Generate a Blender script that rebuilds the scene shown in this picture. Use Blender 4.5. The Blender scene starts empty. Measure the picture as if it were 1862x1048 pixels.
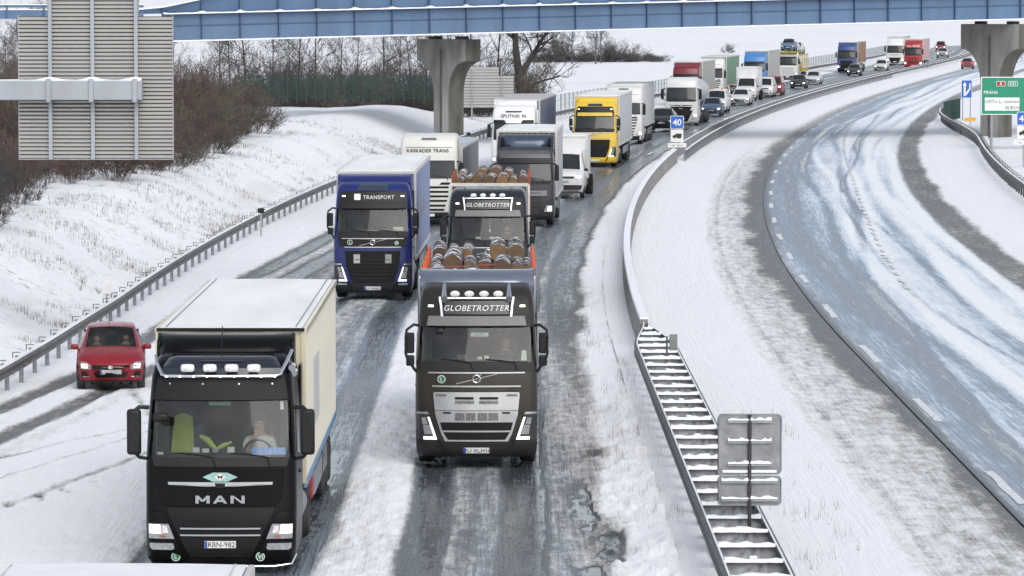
import bpy, bmesh, math, random
import numpy as np
from mathutils import Vector, Matrix
from mathutils.bvhtree import BVHTree

# ------------------------------------------------------------------ camera, sky, sun, exposure
scene = bpy.context.scene
COL = scene.collection
CAM_H = 9.53
cam_data = bpy.data.cameras.new("camera")
cam_data.sensor_width = 36.0
cam_data.lens = 150.0
cam_data.clip_start = 1.0
cam_data.clip_end = 12000.0
cam = bpy.data.objects.new("camera", cam_data)
cam.location = (0, 0, CAM_H)
cam.rotation_euler = (math.radians(90) - math.atan(524 / 7758.0), 0, 0)
COL.objects.link(cam)
scene.camera = cam

SUN_EL, SUN_AZ = math.radians(42), math.radians(163)      # compass-like: measured from +Y towards +X
world = bpy.data.worlds.new("World")
scene.world = world
world.use_nodes = True
wn = world.node_tree.nodes
wn.clear()
sky = wn.new('ShaderNodeTexSky')
sky.sky_type = 'NISHITA'
sky.sun_disc = False
sky.sun_elevation = SUN_EL
sky.sun_rotation = SUN_AZ
sky.air_density = 1.0
sky.dust_density = 1.5
hs = wn.new('ShaderNodeHueSaturation')
hs.inputs['Saturation'].default_value = 0.42              # high cloud: the blue is mostly veiled
bg = wn.new('ShaderNodeBackground')
bg.inputs['Strength'].default_value = 0.12
wo = wn.new('ShaderNodeOutputWorld')
world.node_tree.links.new(sky.outputs[0], hs.inputs['Color'])
world.node_tree.links.new(hs.outputs[0], bg.inputs['Color'])
world.node_tree.links.new(bg.outputs[0], wo.inputs['Surface'])

sun_data = bpy.data.lights.new("sun", 'SUN')
sun_data.energy = 0.9
sun_data.angle = math.radians(45)
sun_data.color = (1.0, 0.965, 0.92)
sun = bpy.data.objects.new("sun", sun_data)
sd = Vector((math.sin(SUN_AZ) * math.cos(SUN_EL), math.cos(SUN_AZ) * math.cos(SUN_EL), math.sin(SUN_EL)))
sun.rotation_euler = sd.to_track_quat('Z', 'Y').to_euler()
COL.objects.link(sun)

vs = scene.view_settings
vs.view_transform = 'Standard'
vs.look = 'None'
vs.gamma = 1.0
vs.use_curve_mapping = False
vs.exposure = 0.68
cy = scene.cycles
cy.max_bounces = 6
cy.diffuse_bounces = 3
cy.glossy_bounces = 3
cy.transmission_bounces = 4
cy.transparent_max_bounces = 8
cy.caustics_reflective = False
cy.caustics_refractive = False
cy.use_denoising = True

RNG = random.Random(7)

# ------------------------------------------------------------------ numpy noise
def _hash(ix, iy, seed):
    n = (ix.astype(np.int64) * 374761393 + iy.astype(np.int64) * 668265263 + seed * 1442695041) & 0xffffffff
    n = ((n ^ (n >> 13)) * 1274126177) & 0xffffffff
    n = (n ^ (n >> 16)) & 0xffffffff
    return n / 4294967295.0

def vnoise(x, y, seed=0):
    x = np.asarray(x, float); y = np.asarray(y, float)
    ix = np.floor(x); iy = np.floor(y)
    fx = x - ix; fy = y - iy
    fx = fx * fx * (3 - 2 * fx); fy = fy * fy * (3 - 2 * fy)
    a = _hash(ix, iy, seed); b = _hash(ix + 1, iy, seed)
    c = _hash(ix, iy + 1, seed); d = _hash(ix + 1, iy + 1, seed)
    return (a * (1 - fx) + b * fx) * (1 - fy) + (c * (1 - fx) + d * fx) * fy

def fbm(x, y, seed=0, octv=4, gain=.5):
    s = 0; a = 1; t = 0
    for k in range(octv):
        s = s + a * vnoise(x * 2 ** k, y * 2 ** k, seed + 17 * k)
        t += a; a *= gain
    return s / t            # 0..1

def sstep(a, b, x):
    t = np.clip((np.asarray(x, float) - a) / (b - a), 0, 1)
    return t * t * (3 - 2 * t)

# ------------------------------------------------------------------ the course of the road
_cp = np.array([(120, 0), (150, .3), (180, 1.25), (205, 2.9), (235, 4.85), (243, 5.4), (280, 8.4), (308, 11.8), (324, 13.6), (359, 18),
                (385, 21.6), (456, 32), (493, 38.5), (532, 43.8), (573, 50.4), (590, 54.5), (697, 70.5), (780, 82)])
_u = np.clip((_cp[:, 0] - 115) / 100, 0, None)
_A = np.stack([_u ** 2, _u ** 3, _u ** 4], 1)
_co = np.linalg.lstsq(_A, _cp[:, 1], rcond=None)[0]
def Cx(d):
    d = np.asarray(d, float)
    dd = np.minimum(d, 780)
    u = np.clip((dd - 115) / 100, 0, None)
    u0 = (780 - 115) / 100
    base = _co[0] * u ** 2 + _co[1] * u ** 3 + _co[2] * u ** 4
    slope = (2 * _co[0] * u0 + 3 * _co[1] * u0 ** 2 + 4 * _co[2] * u0 ** 3) / 100
    return base + slope * np.clip(d - 780, 0, None)
def Tn(d):
    return float((Cx(d + 1.0) - Cx(d - 1.0)) / 2.0)
def RP(d, r, z=0.0):
    return Vector((float(Cx(d)) + r, d, z))

# ------------------------------------------------------------------ materials
MATS = {}
def _mat(name):
    m = bpy.data.materials.new(name)
    m.use_nodes = True
    nt = m.node_tree
    b = nt.nodes['Principled BSDF']
    return m, nt, b
def N(nt, t, **kw):
    n = nt.nodes.new(t)
    for k, v in kw.items():
        setattr(n, k, v)
    return n
def ramp(nt, fac, stops):
    r = N(nt, 'ShaderNodeValToRGB')
    el = r.color_ramp.elements
    while len(el) < len(stops):
        el.new(0.5)
    for e, (p, c) in zip(el, stops):
        e.position = p
        e.color = (c[0], c[1], c[2], 1) if isinstance(c, (tuple, list)) else (c, c, c, 1)
    nt.links.new(fac, r.inputs[0])
    return r.outputs[0]
def mixc(nt, fac, a, b, typ='MIX'):
    m = N(nt, 'ShaderNodeMix', data_type='RGBA', blend_type=typ)
    for sock, val in ((m.inputs[0], fac), (m.inputs[6], a), (m.inputs[7], b)):
        if hasattr(val, 'is_output'):
            nt.links.new(val, sock)
        elif isinstance(val, (tuple, list)):
            sock.default_value = (val[0], val[1], val[2], 1)
        else:
            sock.default_value = val
    return m.outputs[2]
def math_(nt, op, a, b=None, c=None):
    m = N(nt, 'ShaderNodeMath', operation=op)
    for i, v in enumerate((a, b, c)):
        if v is None: continue
        if hasattr(v, 'is_output'):
            nt.links.new(v, m.inputs[i])
        else:
            m.inputs[i].default_value = v
    return m.outputs[0]
def noise(nt, vec, scale, detail=4, rough=.55):
    n = N(nt, 'ShaderNodeTexNoise')
    n.inputs['Scale'].default_value = scale
    n.inputs['Detail'].default_value = detail
    n.inputs['Roughness'].default_value = rough
    if vec is not None: nt.links.new(vec, n.inputs['Vector'])
    return n.outputs[0]

def P(name, col, rough=.5, metal=0., coat=0., var=.10, scale=3., bump=0., bscale=40., dirt=0., dirtcol=(.16, .15, .14), dz=(.2, 1.6), emit=0., ecol=None, streak=None, spec=.5):
    """painted / plain surface: base colour with uneven tone, optional salt grime that is thicker low down, optional fine relief"""
    if name in MATS: return MATS[name]
    m, nt, b = _mat(name)
    tc = N(nt, 'ShaderNodeTexCoord')
    vec = tc.outputs['Object']
    if streak:
        mp = N(nt, 'ShaderNodeMapping')
        mp.inputs['Scale'].default_value = streak
        nt.links.new(vec, mp.inputs[0]); svec = mp.outputs[0]
    else:
        svec = vec
    n1 = noise(nt, svec, scale, 5)
    lo = tuple(max(0, c * (1 - var)) for c in col); hi = tuple(min(1, c * (1 + var)) for c in col)
    c = ramp(nt, n1, [(.3, lo), (.7, hi)])
    r_out = None
    if dirt > 0:
        sep = N(nt, 'ShaderNodeSeparateXYZ'); nt.links.new(vec, sep.inputs[0])
        mr = N(nt, 'ShaderNodeMapRange'); nt.links.new(sep.outputs[2], mr.inputs[0])
        mr.inputs[1].default_value = dz[0]; mr.inputs[2].default_value = dz[1]
        mr.inputs[3].default_value = 1.0; mr.inputs[4].default_value = .25
        n2 = noise(nt, svec, scale * 2.3, 6, .65)
        f = math_(nt, 'MULTIPLY', ramp(nt, n2, [(.3, 0.15), (.75, 1.0)]), mr.outputs[0])
        f = math_(nt, 'MULTIPLY', f, dirt)
        c = mixc(nt, f, c, dirtcol)
        r_out = math_(nt, 'MULTIPLY_ADD', f, max(0, .75 - rough), rough)
    nt.links.new(c, b.inputs['Base Color'])
    b.inputs['Roughness'].default_value = rough
    if r_out is not None: nt.links.new(r_out, b.inputs['Roughness'])
    b.inputs['Metallic'].default_value = metal
    b.inputs['Coat Weight'].default_value = coat
    b.inputs['Coat Roughness'].default_value = .08
    b.inputs['Specular IOR Level'].default_value = spec
    if bump > 0:
        nb = noise(nt, svec, bscale, 4)
        bp = N(nt, 'ShaderNodeBump'); bp.inputs['Strength'].default_value = bump; bp.inputs['Distance'].default_value = .02
        nt.links.new(nb, bp.inputs['Height']); nt.links.new(bp.outputs[0], b.inputs['Normal'])
    if emit > 0:
        b.inputs['Emission Color'].default_value = (*(ecol or col), 1)
        b.inputs['Emission Strength'].default_value = emit
    MATS[name] = m
    return m

def glass_mat(name, tint=(.55, .6, .6), dens=.35, rough=.03):
    if name in MATS: return MATS[name]
    m, nt, b = _mat(name)
    nt.nodes.remove(b)
    out = nt.nodes['Material Output']
    tr = N(nt, 'ShaderNodeBsdfTransparent'); tr.inputs[0].default_value = (*[t * (1 - dens) for t in tint], 1)
    gl = N(nt, 'ShaderNodeBsdfGlossy'); gl.inputs['Roughness'].default_value = rough
    fr = N(nt, 'ShaderNodeFresnel'); fr.inputs[0].default_value = 1.5
    tc = N(nt, 'ShaderNodeTexCoord')
    film = ramp(nt, noise(nt, tc.outputs['Object'], 2.2, 5, .6), [(.35, .008), (.8, .07)])
    df = N(nt, 'ShaderNodeBsdfDiffuse'); df.inputs[0].default_value = (.4, .4, .39, 1)
    mx = N(nt, 'ShaderNodeMixShader'); nt.links.new(fr.outputs[0], mx.inputs[0]); nt.links.new(tr.outputs[0], mx.inputs[1]); nt.links.new(gl.outputs[0], mx.inputs[2])
    m2 = N(nt, 'ShaderNodeMixShader'); nt.links.new(film, m2.inputs[0]); nt.links.new(mx.outputs[0], m2.inputs[1]); nt.links.new(df.outputs[0], m2.inputs[2])
    nt.links.new(m2.outputs[0], out.inputs['Surface'])
    MATS[name] = m
    return m

# ------------------------------------------------------------------ mesh helper
class MB:
    def __init__(s):
        s.v = []; s.f = []
    def add(s, vs_, fs_):
        o = len(s.v)
        s.v += [tuple(p) for p in vs_]
        s.f += [tuple(i + o for i in f) for f in fs_]
        return s
    def box(s, c, d, rot=None):
        x, y, z = (q / 2 for q in d)
        pts = [Vector((sx * x, sy * y, sz * z)) for sz in (-1, 1) for sy in (-1, 1) for sx in (-1, 1)]
        if rot is not None: pts = [rot @ p for p in pts]
        pts = [p + Vector(c) for p in pts]
        return s.add(pts, [(0, 2, 3, 1), (4, 5, 7, 6), (0, 1, 5, 4), (2, 6, 7, 3), (0, 4, 6, 2), (1, 3, 7, 5)])
    def cyl(s, p0, p1, r0, r1=None, n=10, caps=True):
        r1 = r0 if r1 is None else r1
        p0 = Vector(p0); p1 = Vector(p1); ax = (p1 - p0)
        if ax.length < 1e-6: return s
        q = ax.to_track_quat('Z', 'Y')
        a = [p0 + q @ Vector((r0 * math.cos(2 * math.pi * k / n), r0 * math.sin(2 * math.pi * k / n), 0)) for k in range(n)]
        b = [p1 + q @ Vector((r1 * math.cos(2 * math.pi * k / n), r1 * math.sin(2 * math.pi * k / n), 0)) for k in range(n)]
        fs_ = [(k, (k + 1) % n, n + (k + 1) % n, n + k) for k in range(n)]
        if caps: fs_ += [tuple(range(n))[::-1], tuple(range(n, 2 * n))]
        return s.add(a + b, fs_)
    def tube(s, pts, r, n=6):
        pts = [Vector(p) for p in pts]; rings = []
        for i, p in enumerate(pts):
            t = (pts[min(i + 1, len(pts) - 1)] - pts[max(i - 1, 0)])
            q = t.to_track_quat('Z', 'Y')
            rr = r[i] if isinstance(r, (list, tuple)) else r
            rings.append([p + q @ Vector((rr * math.cos(2 * math.pi * k / n), rr * math.sin(2 * math.pi * k / n), 0)) for k in range(n)])
        return s.loft(rings)
    def loft(s, rings, closed=True, caps=True):
        n = len(rings[0]); o = []
        for r in rings: o += list(r)
        fs_ = []
        for i in range(len(rings) - 1):
            for k in range(n if closed else n - 1):
                a = i * n + k; b = i * n + (k + 1) % n
                fs_.append((a, b, b + n, a + n))
        if caps and closed:
            fs_ += [tuple(range(n))[::-1], tuple(range((len(rings) - 1) * n, len(rings) * n))]
        return s.add(o, fs_)
    def prism(s, poly, axis, a, b):
        """poly: 2-D points; axis 0/1/2 is the extrusion axis"""
        def pt(p, t):
            return {0: (t, p[0], p[1]), 1: (p[0], t, p[1]), 2: (p[0], p[1], t)}[axis]
        return s.loft([[pt(p, a) for p in poly], [pt(p, b) for p in poly]])
    def sphere(s, c, r, nu=10, nv=6, sc=(1, 1, 1)):
        rings = []
        for j in range(nv + 1):
            th = math.pi * (j + .02 if j == 0 else (j - .02 if j == nv else j)) / nv
            rings.append([(c[0] + r * sc[0] * math.sin(th) * math.cos(2 * math.pi * k / nu), c[1] + r * sc[1] * math.sin(th) * math.sin(2 * math.pi * k / nu), c[2] + r * sc[2] * math.cos(th)) for k in range(nu)])
        return s.loft(rings)
    def mesh(s, name, smooth=35, recalc=True):
        me = bpy.data.meshes.new(name)
        me.from_pydata(s.v, [], s.f)
        if recalc:
            bm = bmesh.new(); bm.from_mesh(me)
            bmesh.ops.recalc_face_normals(bm, faces=bm.faces)
            bm.to_mesh(me); bm.free()
        if smooth:
            me.shade_smooth()
            me.set_sharp_from_angle(angle=math.radians(smooth))
        return me
    def build(s, name, mat, parent=None, smooth=35, bevel=0., recalc=True):
        return put(name, s.mesh(name, smooth, recalc), mat, parent, bevel)

def put(name, me, mat=None, parent=None, bevel=0.):
    if mat is not None and not me.materials: me.materials.append(mat)
    o = bpy.data.objects.new(name, me)
    COL.objects.link(o)
    if parent is not None: o.parent = parent
    if bevel:
        b = o.modifiers.new('bevel', 'BEVEL'); b.width = bevel; b.segments = 2; b.limit_method = 'ANGLE'; b.angle_limit = math.radians(40)
        b.harden_normals = False
    return o
def tag(o, label=None, cat=None, group=None, kind=None):
    if label: o['label'] = label
    if cat: o['category'] = cat
    if group: o['group'] = group
    if kind: o['kind'] = kind
    return o
def thing(name, loc=(0, 0, 0), rz=0., label=None, cat=None, group=None):
    o = bpy.data.objects.new(name, None)
    o.empty_display_size = .2
    o.location = loc; o.rotation_euler = (0, 0, rz)
    COL.objects.link(o)
    return tag(o, label, cat, group)

_txt = {}
def text_shape(s, shear=0., bold=0., space=1.):
    """flat letters as (verts2d, faces), one unit of capital height, centred"""
    key = (s, shear, bold, space)
    if key in _txt: return _txt[key]
    cu = bpy.data.curves.new('t', 'FONT'); cu.body = s; cu.size = 1.0; cu.align_x = 'CENTER'; cu.shear = shear; cu.offset = bold; cu.space_character = space
    cu.resolution_u = 3
    ob = bpy.data.objects.new('t', cu); COL.objects.link(ob)
    dg = bpy.context.evaluated_depsgraph_get(); ev = ob.evaluated_get(dg); me = ev.to_mesh()
    v = [(p.co.x, p.co.y) for p in me.vertices]; f = [tuple(p.vertices) for p in me.polygons]
    ev.to_mesh_clear(); bpy.data.objects.remove(ob); bpy.data.curves.remove(cu)
    a = np.array(v); a[:, 0] -= (a[:, 0].min() + a[:, 0].max()) / 2
    h = .70
    a[:, 0] /= h; a[:, 1] /= h
    _txt[key] = (a, f)
    return _txt[key]
# ------------------------------------------------------------------ ground: masks in road coordinates (r = metres across, d = metres away)
def snow_mat(name, dirty=.12, grass=0.):
    m, nt, b = _mat(name)
    tc = N(nt, 'ShaderNodeTexCoord'); v = tc.outputs['Object']
    n1 = noise(nt, v, .35, 6, .6); n2 = noise(nt, v, 3.0, 6, .7)
    c = ramp(nt, n1, [(.3, (.81, .82, .845)), (.75, (.87, .875, .895))])
    if grass > 0:
        f = math_(nt, 'MULTIPLY', ramp(nt, n2, [(.54, 0.), (.68, 1.)]), ramp(nt, noise(nt, v, .30, 3), [(.40, .04), (.64, 1.)]))
        c = mixc(nt, math_(nt, 'MULTIPLY', f, grass), c, (.27, .225, .16))
    mp = N(nt, 'ShaderNodeMapping'); mp.inputs['Scale'].default_value = (.012, .05, 1); nt.links.new(v, mp.inputs[0])
    c = mixc(nt, math_(nt, 'MULTIPLY', ramp(nt, noise(nt, mp.outputs[0], 1., 5, .65), [(.54, 0.), (.70, 1.)]), .30), c, (.56, .52, .45))
    nt.links.new(c, b.inputs['Base Color'])
    b.inputs['Roughness'].default_value = .75
    b.inputs['Specular IOR Level'].default_value = .25
    bp = N(nt, 'ShaderNodeBump'); bp.inputs['Strength'].default_value = .5; bp.inputs['Distance'].default_value = .06
    nt.links.new(n2, bp.inputs['Height']); nt.links.new(bp.outputs[0], b.inputs['Normal'])
    MATS[name] = m
    return m

def road_mat(name):
    m, nt, b = _mat(name)
    def at(n):
        a = N(nt, 'ShaderNodeAttribute', attribute_name=n); return a.outputs['Fac']
    sn, ice, r, s = at('sn'), at('ice'), at('r'), at('s')
    cv = N(nt, 'ShaderNodeCombineXYZ'); nt.links.new(r, cv.inputs[0]); nt.links.new(s, cv.inputs[1])
    def stretched(sx, sy):
        mp = N(nt, 'ShaderNodeMapping'); mp.inputs['Scale'].default_value = (sx, sy, 1); nt.links.new(cv.outputs[0], mp.inputs[0]); return mp.outputs[0]
    streak = noise(nt, stretched(15, .30), 1.0, 4, .6)
    lump = noise(nt, stretched(3.4, 1.1), 1.0, 5, .68)
    fine = noise(nt, stretched(19., 5.), 1.0, 3, .7)
    # snow left on the asphalt = mask + streaks along the wheels + lumps
    t = math_(nt, 'MULTIPLY_ADD', math_(nt, 'SUBTRACT', streak, .5), .42, sn)
    t = math_(nt, 'MULTIPLY_ADD', math_(nt, 'SUBTRACT', streak, .5), math_(nt, 'MULTIPLY', ice, .55), t)
    t = math_(nt, 'MULTIPLY_ADD', math_(nt, 'SUBTRACT', lump, .5), math_(nt, 'MULTIPLY_ADD', ice, -.50, .85), t)
    t = math_(nt, 'MULTIPLY_ADD', math_(nt, 'SUBTRACT', fine, .5), .46, t)
    c = ramp(nt, t, [(0., (.040, .043, .050)), (.24, (.075, .078, .086)), (.42, (.20, .195, .19)), (.60, (.42, .412, .402)), (.80, (.71, .71, .715)), (1., (.85, .86, .885))])
    ice_sheen_col = ramp(nt, t, [(0., (.10, .125, .155)), (.25, (.24, .295, .355)), (.5, (.45, .535, .62)), (.72, (.66, .73, .79)), (1., (.84, .86, .875))])
    c = mixc(nt, ice, c, ice_sheen_col)  # bluish sky reflection on wet ice and slush, painted into the base colour
    nt.links.new(c, b.inputs['Base Color'])
    rg = ramp(nt, t, [(0., .20), (.2, .38), (.5, .65), (.9, .8)])
    nt.links.new(rg, b.inputs['Roughness'])
    b.inputs['Specular IOR Level'].default_value = .40
    h = math_(nt, 'MULTIPLY_ADD', fine, .16, math_(nt, 'MULTIPLY_ADD', lump, .6, math_(nt, 'MULTIPLY', streak, .35)))
    h = math_(nt, 'MULTIPLY', h, ramp(nt, t, [(.05, .06), (.5, 1.)]))
    bp = N(nt, 'ShaderNodeBump'); bp.inputs['Strength'].default_value = .9; bp.inputs['Distance'].default_value = .10
    nt.links.new(h, bp.inputs['Height']); nt.links.new(bp.outputs[0], b.inputs['Normal'])
    MATS[name] = m
    return m

SNOW = snow_mat('snow_ground', grass=.0)
SNOW_G = snow_mat('snow_on_grass', grass=.75)
ROADM = road_mat('slushy_asphalt')

def bell(x, c, w, p=4):
    return np.exp(-np.abs((x - c) / w) ** p)

def exit_shift(d):
    # the slip lane swings away from the road as it comes towards the bridge
    return -.105 * np.clip(112 - d, 0, None) + .035 * np.clip(d - 112, 0, 60)

_fr = random.Random(12)
FOOT = []
for _k in range(17):
    _t = _k / 16.
    FOOT.append((-8.1 - 3.4 * _t + (.16 if _k % 2 else -.16) + _fr.uniform(-.08, .08), 84.0 - 9.5 * _t + _fr.uniform(-.3, .3)))
def main_mask(r, d):
    """oncoming carriageway: r -12.6 .. 3.4"""
    wob = (fbm(d / 9, r * 0 + 3, 5, 3) - .5) * .22
    near = 1 - sstep(105, 185, d)
    far = sstep(150, 260, d)
    n_big = fbm(r / 1.6, d / 5, 11, 4) - .5
    n_long = fbm(r / .35, d / 14, 23, 4) - .5
    sn = .80 * near + .50 * (1 - near) + 0 * r                       # what lies between the wheels
    ridge = bell(r, -2.62 + wob * .6, .62 + .12 * near)
    sn = sn + ridge * (.14 * near + .10)
    mid = bell(r, -.62, .55)
    sn = sn - mid * (.34 * near)
    midl = bell(r, -4.8, .6)
    sn = sn - midl * .25
    depth = .76 * near + .30 * (1 - near)
    for c, w in ((-1.52, .41), (.25, .42), (-3.68, .52), (-5.88, .48)):
        sn = sn - depth * bell(r, c + wob, w, 6)
    # grey churned strip beside the near lane, then the snow bank
    g = bell(r, 1.15, .75, 6)
    sn = sn - g * (.20 * near + .04)
    bank = sstep(1.75, 2.35, r + (n_big * .9 + n_long * .4) * near)
    sn = sn * (1 - bank) + bank * (1.08 - .08 * far)
    # dark washed edge in front of the snow bank further away
    sn = sn - far * .10 * bell(r, 1.0, .8)
    sn = sn - sstep(98, 140, d) * .42 * bell(r + n_big * .5, 1.55, .55)
    # gore and slip lane on the other side
    gore = sstep(-6.45, -7.0, r + n_big * .5)
    sn_g = 1.16 + .0 * r
    es = exit_shift(d)
    ek = (1 - sstep(150, 235, d))
    for c in (-10.52, -9.02):
        sn_g = sn_g - .80 * (ek * .95 + .05) * bell(r, c + es + wob, .36 + .10 * sstep(105, 140, d), 4)
    sn_g = sn_g - .30 * bell(r, -8.25 + es, .35, 2) * ek
    sn_g = sn_g - .45 * sstep(120, 150, d) * (1 - sstep(200, 260, d)) * bell(r, -8.0, 1.3, 4)
    # crossing wheel marks in the gore
    for a, b_, w, k in ((-6.9, .20, .14, .55), (-7.6, -.16, .12, .5), (-9.0, .34, .10, .42), (-8.2, .24, .09, .4)):
        sn_g = sn_g - k * bell(r, a + b_ * (d - 93), w, 2) * sstep(76, 84, d) * (1 - sstep(100, 106, d))
    sn_g = sn_g - .5 * bell(r, -12.0 + .52 * (d - 74), .3, 2) * sstep(70, 72, d) * (1 - sstep(76, 79, d)) * .6
    sn = sn * (1 - gore) + gore * sn_g
    sn = sn + n_big * .30 * (1 - .6 * gore) + n_long * .26 * (1 - .75 * gore)
    sn = sn - .22 * bell(d + .5 * (r - 2.2), 88.3, .5, 2) * sstep(1.45, 1.7, r)
    # footprints and drips in the gore
    for fx, fd in FOOT:
        sn = sn - .55 * np.exp(-((r - fx) / .075) ** 2 - ((d - fd) / .30) ** 2)
    pud = sstep(.50, .62, fbm(r / .45, d / 2.2, 133, 3)) * bell(r, 1.55, .5) * sstep(66, 69, d) * (1 - sstep(80, 86, d))
    sn = sn - .8 * pud
    # further off: wet asphalt with snow only between the lanes and along the edge
    sn = sn - far * .12 * (1 - gore) * (1 - bank)
    return np.clip(sn, 0, 1.3)

def main_height(r, d, sn):
    lump = fbm(r / .20, d / .7, 41, 4, .6) - .5
    big = fbm(r / 1.1, d / 2.6, 47, 3) - .5
    s = sstep(.25, .9, sn)
    bank = sstep(1.9, 2.6, r) * (1 - sstep(92, 110, d))
    gore = sstep(-6.5, -7.2, r)
    h = s * (.04 + lump * (.17 * (1 - .6 * gore)) + big * .10)
    for fx, fd in FOOT: h = h - .05 * np.exp(-((r - fx) / .08) ** 2 - ((d - fd) / .28) ** 2)
    h = h + bank * (.05 + .16 * np.clip(big + .25, 0, 1))
    h = h + bell(r, -2.62, .6) * (1 - sstep(95, 150, d)) * .06
    clod = np.clip(fbm(r / .34, d / 1.1, 163, 4, .6) - .46, 0, 1) * 1.5
    h = h + clod * .30 * bell(r, 2.15, .75) * sstep(62, 66, d) * (1 - sstep(84, 92, d))
    h = h + (.14 + .10 * lump) * bell(d + .5 * (r - 2.2), 88.6, .38, 2) * sstep(1.45, 1.7, r)
    return h

def median_mask(r, d):
    n_big = fbm(r / 1.5, d / 6, 61, 4) - .5
    n_fine = fbm(r / .3, d / 1.5, 67, 4) - .5
    n_long = fbm(r / .4, d / 16, 68, 4) - .5
    sn = 1.2 - .36 * sstep(6.45, 6.85, r + n_big * .25) - .12 * sstep(7.2, 8.0, r)
    sn = sn - .15 * bell(r, 7.15, .12, 2)
    dark = sstep(8.05, 8.85, r + n_big * 1.3 + n_fine * .7 - .25 * (1 - sstep(110, 170, d)))
    sn = sn * (1 - dark) + dark * (.30 + .2 * n_long)
    sn = sn + n_fine * .24 * sstep(6.4, 7, r) + n_long * .16 * sstep(6.4, 7, r)
    far = sstep(230, 330, d)
    sn = sn * (1 - far) + far * (1.15 - .6 * sstep(7.6, 9.0, r))
    return np.clip(sn, 0, 1.3), .0 * r

def right_mask(r, d):
    n_big = fbm(r / 1.3, d / 7, 71, 4) - .5
    n_long = fbm(r / .30, d / 22, 73, 4) - .5
    n_cross = fbm(r / 4.0, d / 1.3, 79, 3) - .5
    sn = .50 + .30 * sstep(10.8, 13.6, r) + n_big * .22 + n_long * .34 + n_cross * .14
    # ruts of cars that changed lane on the bend
    for a, amp, ph, w, k in ((11.4, .9, 130, .22, .34), (12.6, 1.3, 165, .26, .36), (14.3, .5, 150, .28, .30), (15.4, .35, 120, .22, .28), (10.6, .3, 90, .3, .22), (13.4, -.8, 110, .12, .36), (13.9, -.6, 180, .16, .26)):
        c = a + amp * .7 * np.sin((d - ph) / 34.0) + .2 * np.sin(d / 13. + a)
        sn = sn - k * bell(r, c, w, 2) * (.5 + vnoise(d / 12, r * 0 + a, 81))
    for a, amp, ph, w, k in ((12.05, 1.0, 142, .20, .34), (13.2, .9, 160, .34, .42), (14.9, .4, 140, .36, .45), (16.1, .3, 140, .30, .42), (15.6, -.5, 200, .14, .3)):
        c = a + amp * np.sin((d - ph) / 34.0) + .2 * np.sin(d / 15. + a)
        sn = sn + k * bell(r, c, w, 2) * (.4 + .8 * vnoise(d / 15, r * 0 + a, 83))
    sn = sn - .12 * bell(r, 10.3, .9, 2) * (.4 + vnoise(d / 25, r * 0, 85))
    ice = np.ones_like(sn) * .92
    edge = sstep(16.3, 16.8, r + n_big * .3)
    sh = sstep(17.7, 18.4, r + n_big * .5)
    sn = sn * (1 - edge) + edge * (.40 + n_big * .3) * (1 - sh) + edge * sh * 1.2
    ice = ice * (1 - edge) * sstep(9.2, 9.7, r + n_long * .4)
    left = 1 - sstep(9.1, 9.6, r + n_long * .5)
    sn = sn * (1 - left) + left * .27
    far = sstep(330, 470, d)
    sn = sn * (1 - far * .0) + far * .12
    return np.clip(sn, 0, 1.3), ice

def rows(d0, d1, k=.2, mn=.10, mx=6.):
    out = [d0]
    while out[-1] < d1:
        d = out[-1]
        out.append(d + min(mx, max(mn, k * (d / 90.) ** 2)))
    return np.array(out)

def sheet(name, rs, ds, fn, mat, kind='structure'):
    R, D = np.meshgrid(rs, ds)
    sn, ice, Z = fn(R, D)
    X = Cx(D) + R
    co = np.stack([X, D, Z], -1).reshape(-1, 3)
    nr, nd = len(rs), len(ds)
    i = np.arange(nd - 1)[:, None] * nr + np.arange(nr - 1)[None, :]
    quads = np.stack([i, i + 1, i + 1 + nr, i + nr], -1).reshape(-1, 4)
    me = bpy.data.meshes.new(name)
    me.vertices.add(len(co)); me.vertices.foreach_set('co', co.ravel())
    me.loops.add(quads.size); me.loops.foreach_set('vertex_index', quads.ravel().astype(np.int32))
    me.polygons.add(len(quads)); me.polygons.foreach_set('loop_start', np.arange(0, quads.size, 4, dtype=np.int32))
    me.update(calc_edges=True)
    for an, arr in (('sn', sn), ('ice', ice), ('r', R), ('s', D)):
        a = me.attributes.new(an, 'FLOAT', 'POINT'); a.data.foreach_set('value', np.ascontiguousarray(arr, dtype=np.float32).ravel())
    me.shade_smooth()
    o = put(name, me, mat)
    if kind: tag(o, kind=kind)
    return o

def f_main(R, D):
    sn = main_mask(R, D); return sn, np.clip((.40 * sstep(-6.6, -6.2, R) * (1 - sstep(.9, 1.6, R)) + .55 * bell(R, -3.7, .7)) * (.35 + 1.1 * (fbm(R / .5, D / 9, 151, 3) - .2)) * (1 - sstep(.45, .75, sn)), 0, .9), main_height(R, D, sn)  # wheel tracks too: their bluish wet shine is put into the colour
def med_h(R, D):
    return .03 * sstep(.5, 1., median_mask(R, D)[0]) + (fbm(R / .8, D / 2.0, 91, 4) - .5) * .05 * sstep(3.3, 4, R) * (1 - sstep(8, 9, R)) + .06 * bell(R, 3.3, 1.0)
def f_med(R, D):
    sn, ice = median_mask(R, D)
    return sn, ice, med_h(R, D) - .05 * sstep(9.28, 9.32, R)
def f_right(R, D):
    sn, ice = right_mask(R, D)
    z = .02 * sstep(.4, .9, sn) + sstep(17.9, 18.8, R) * (.05 + (fbm(R / .9, D / 2, 93, 3) - .5) * .08)
    return sn, ice, z

DS = rows(34, 900)
sheet('road', np.arange(-12.6, 2.81, .055), DS, f_main, ROADM)
sheet('median_strip', np.linspace(2.78, 9.40, 75), rows(34, 900, .3, .15), f_med, ROADM)
sheet('road', np.arange(9.30, 22.6, .085), rows(60, 900, .3, .15), f_right, ROADM)

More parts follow.
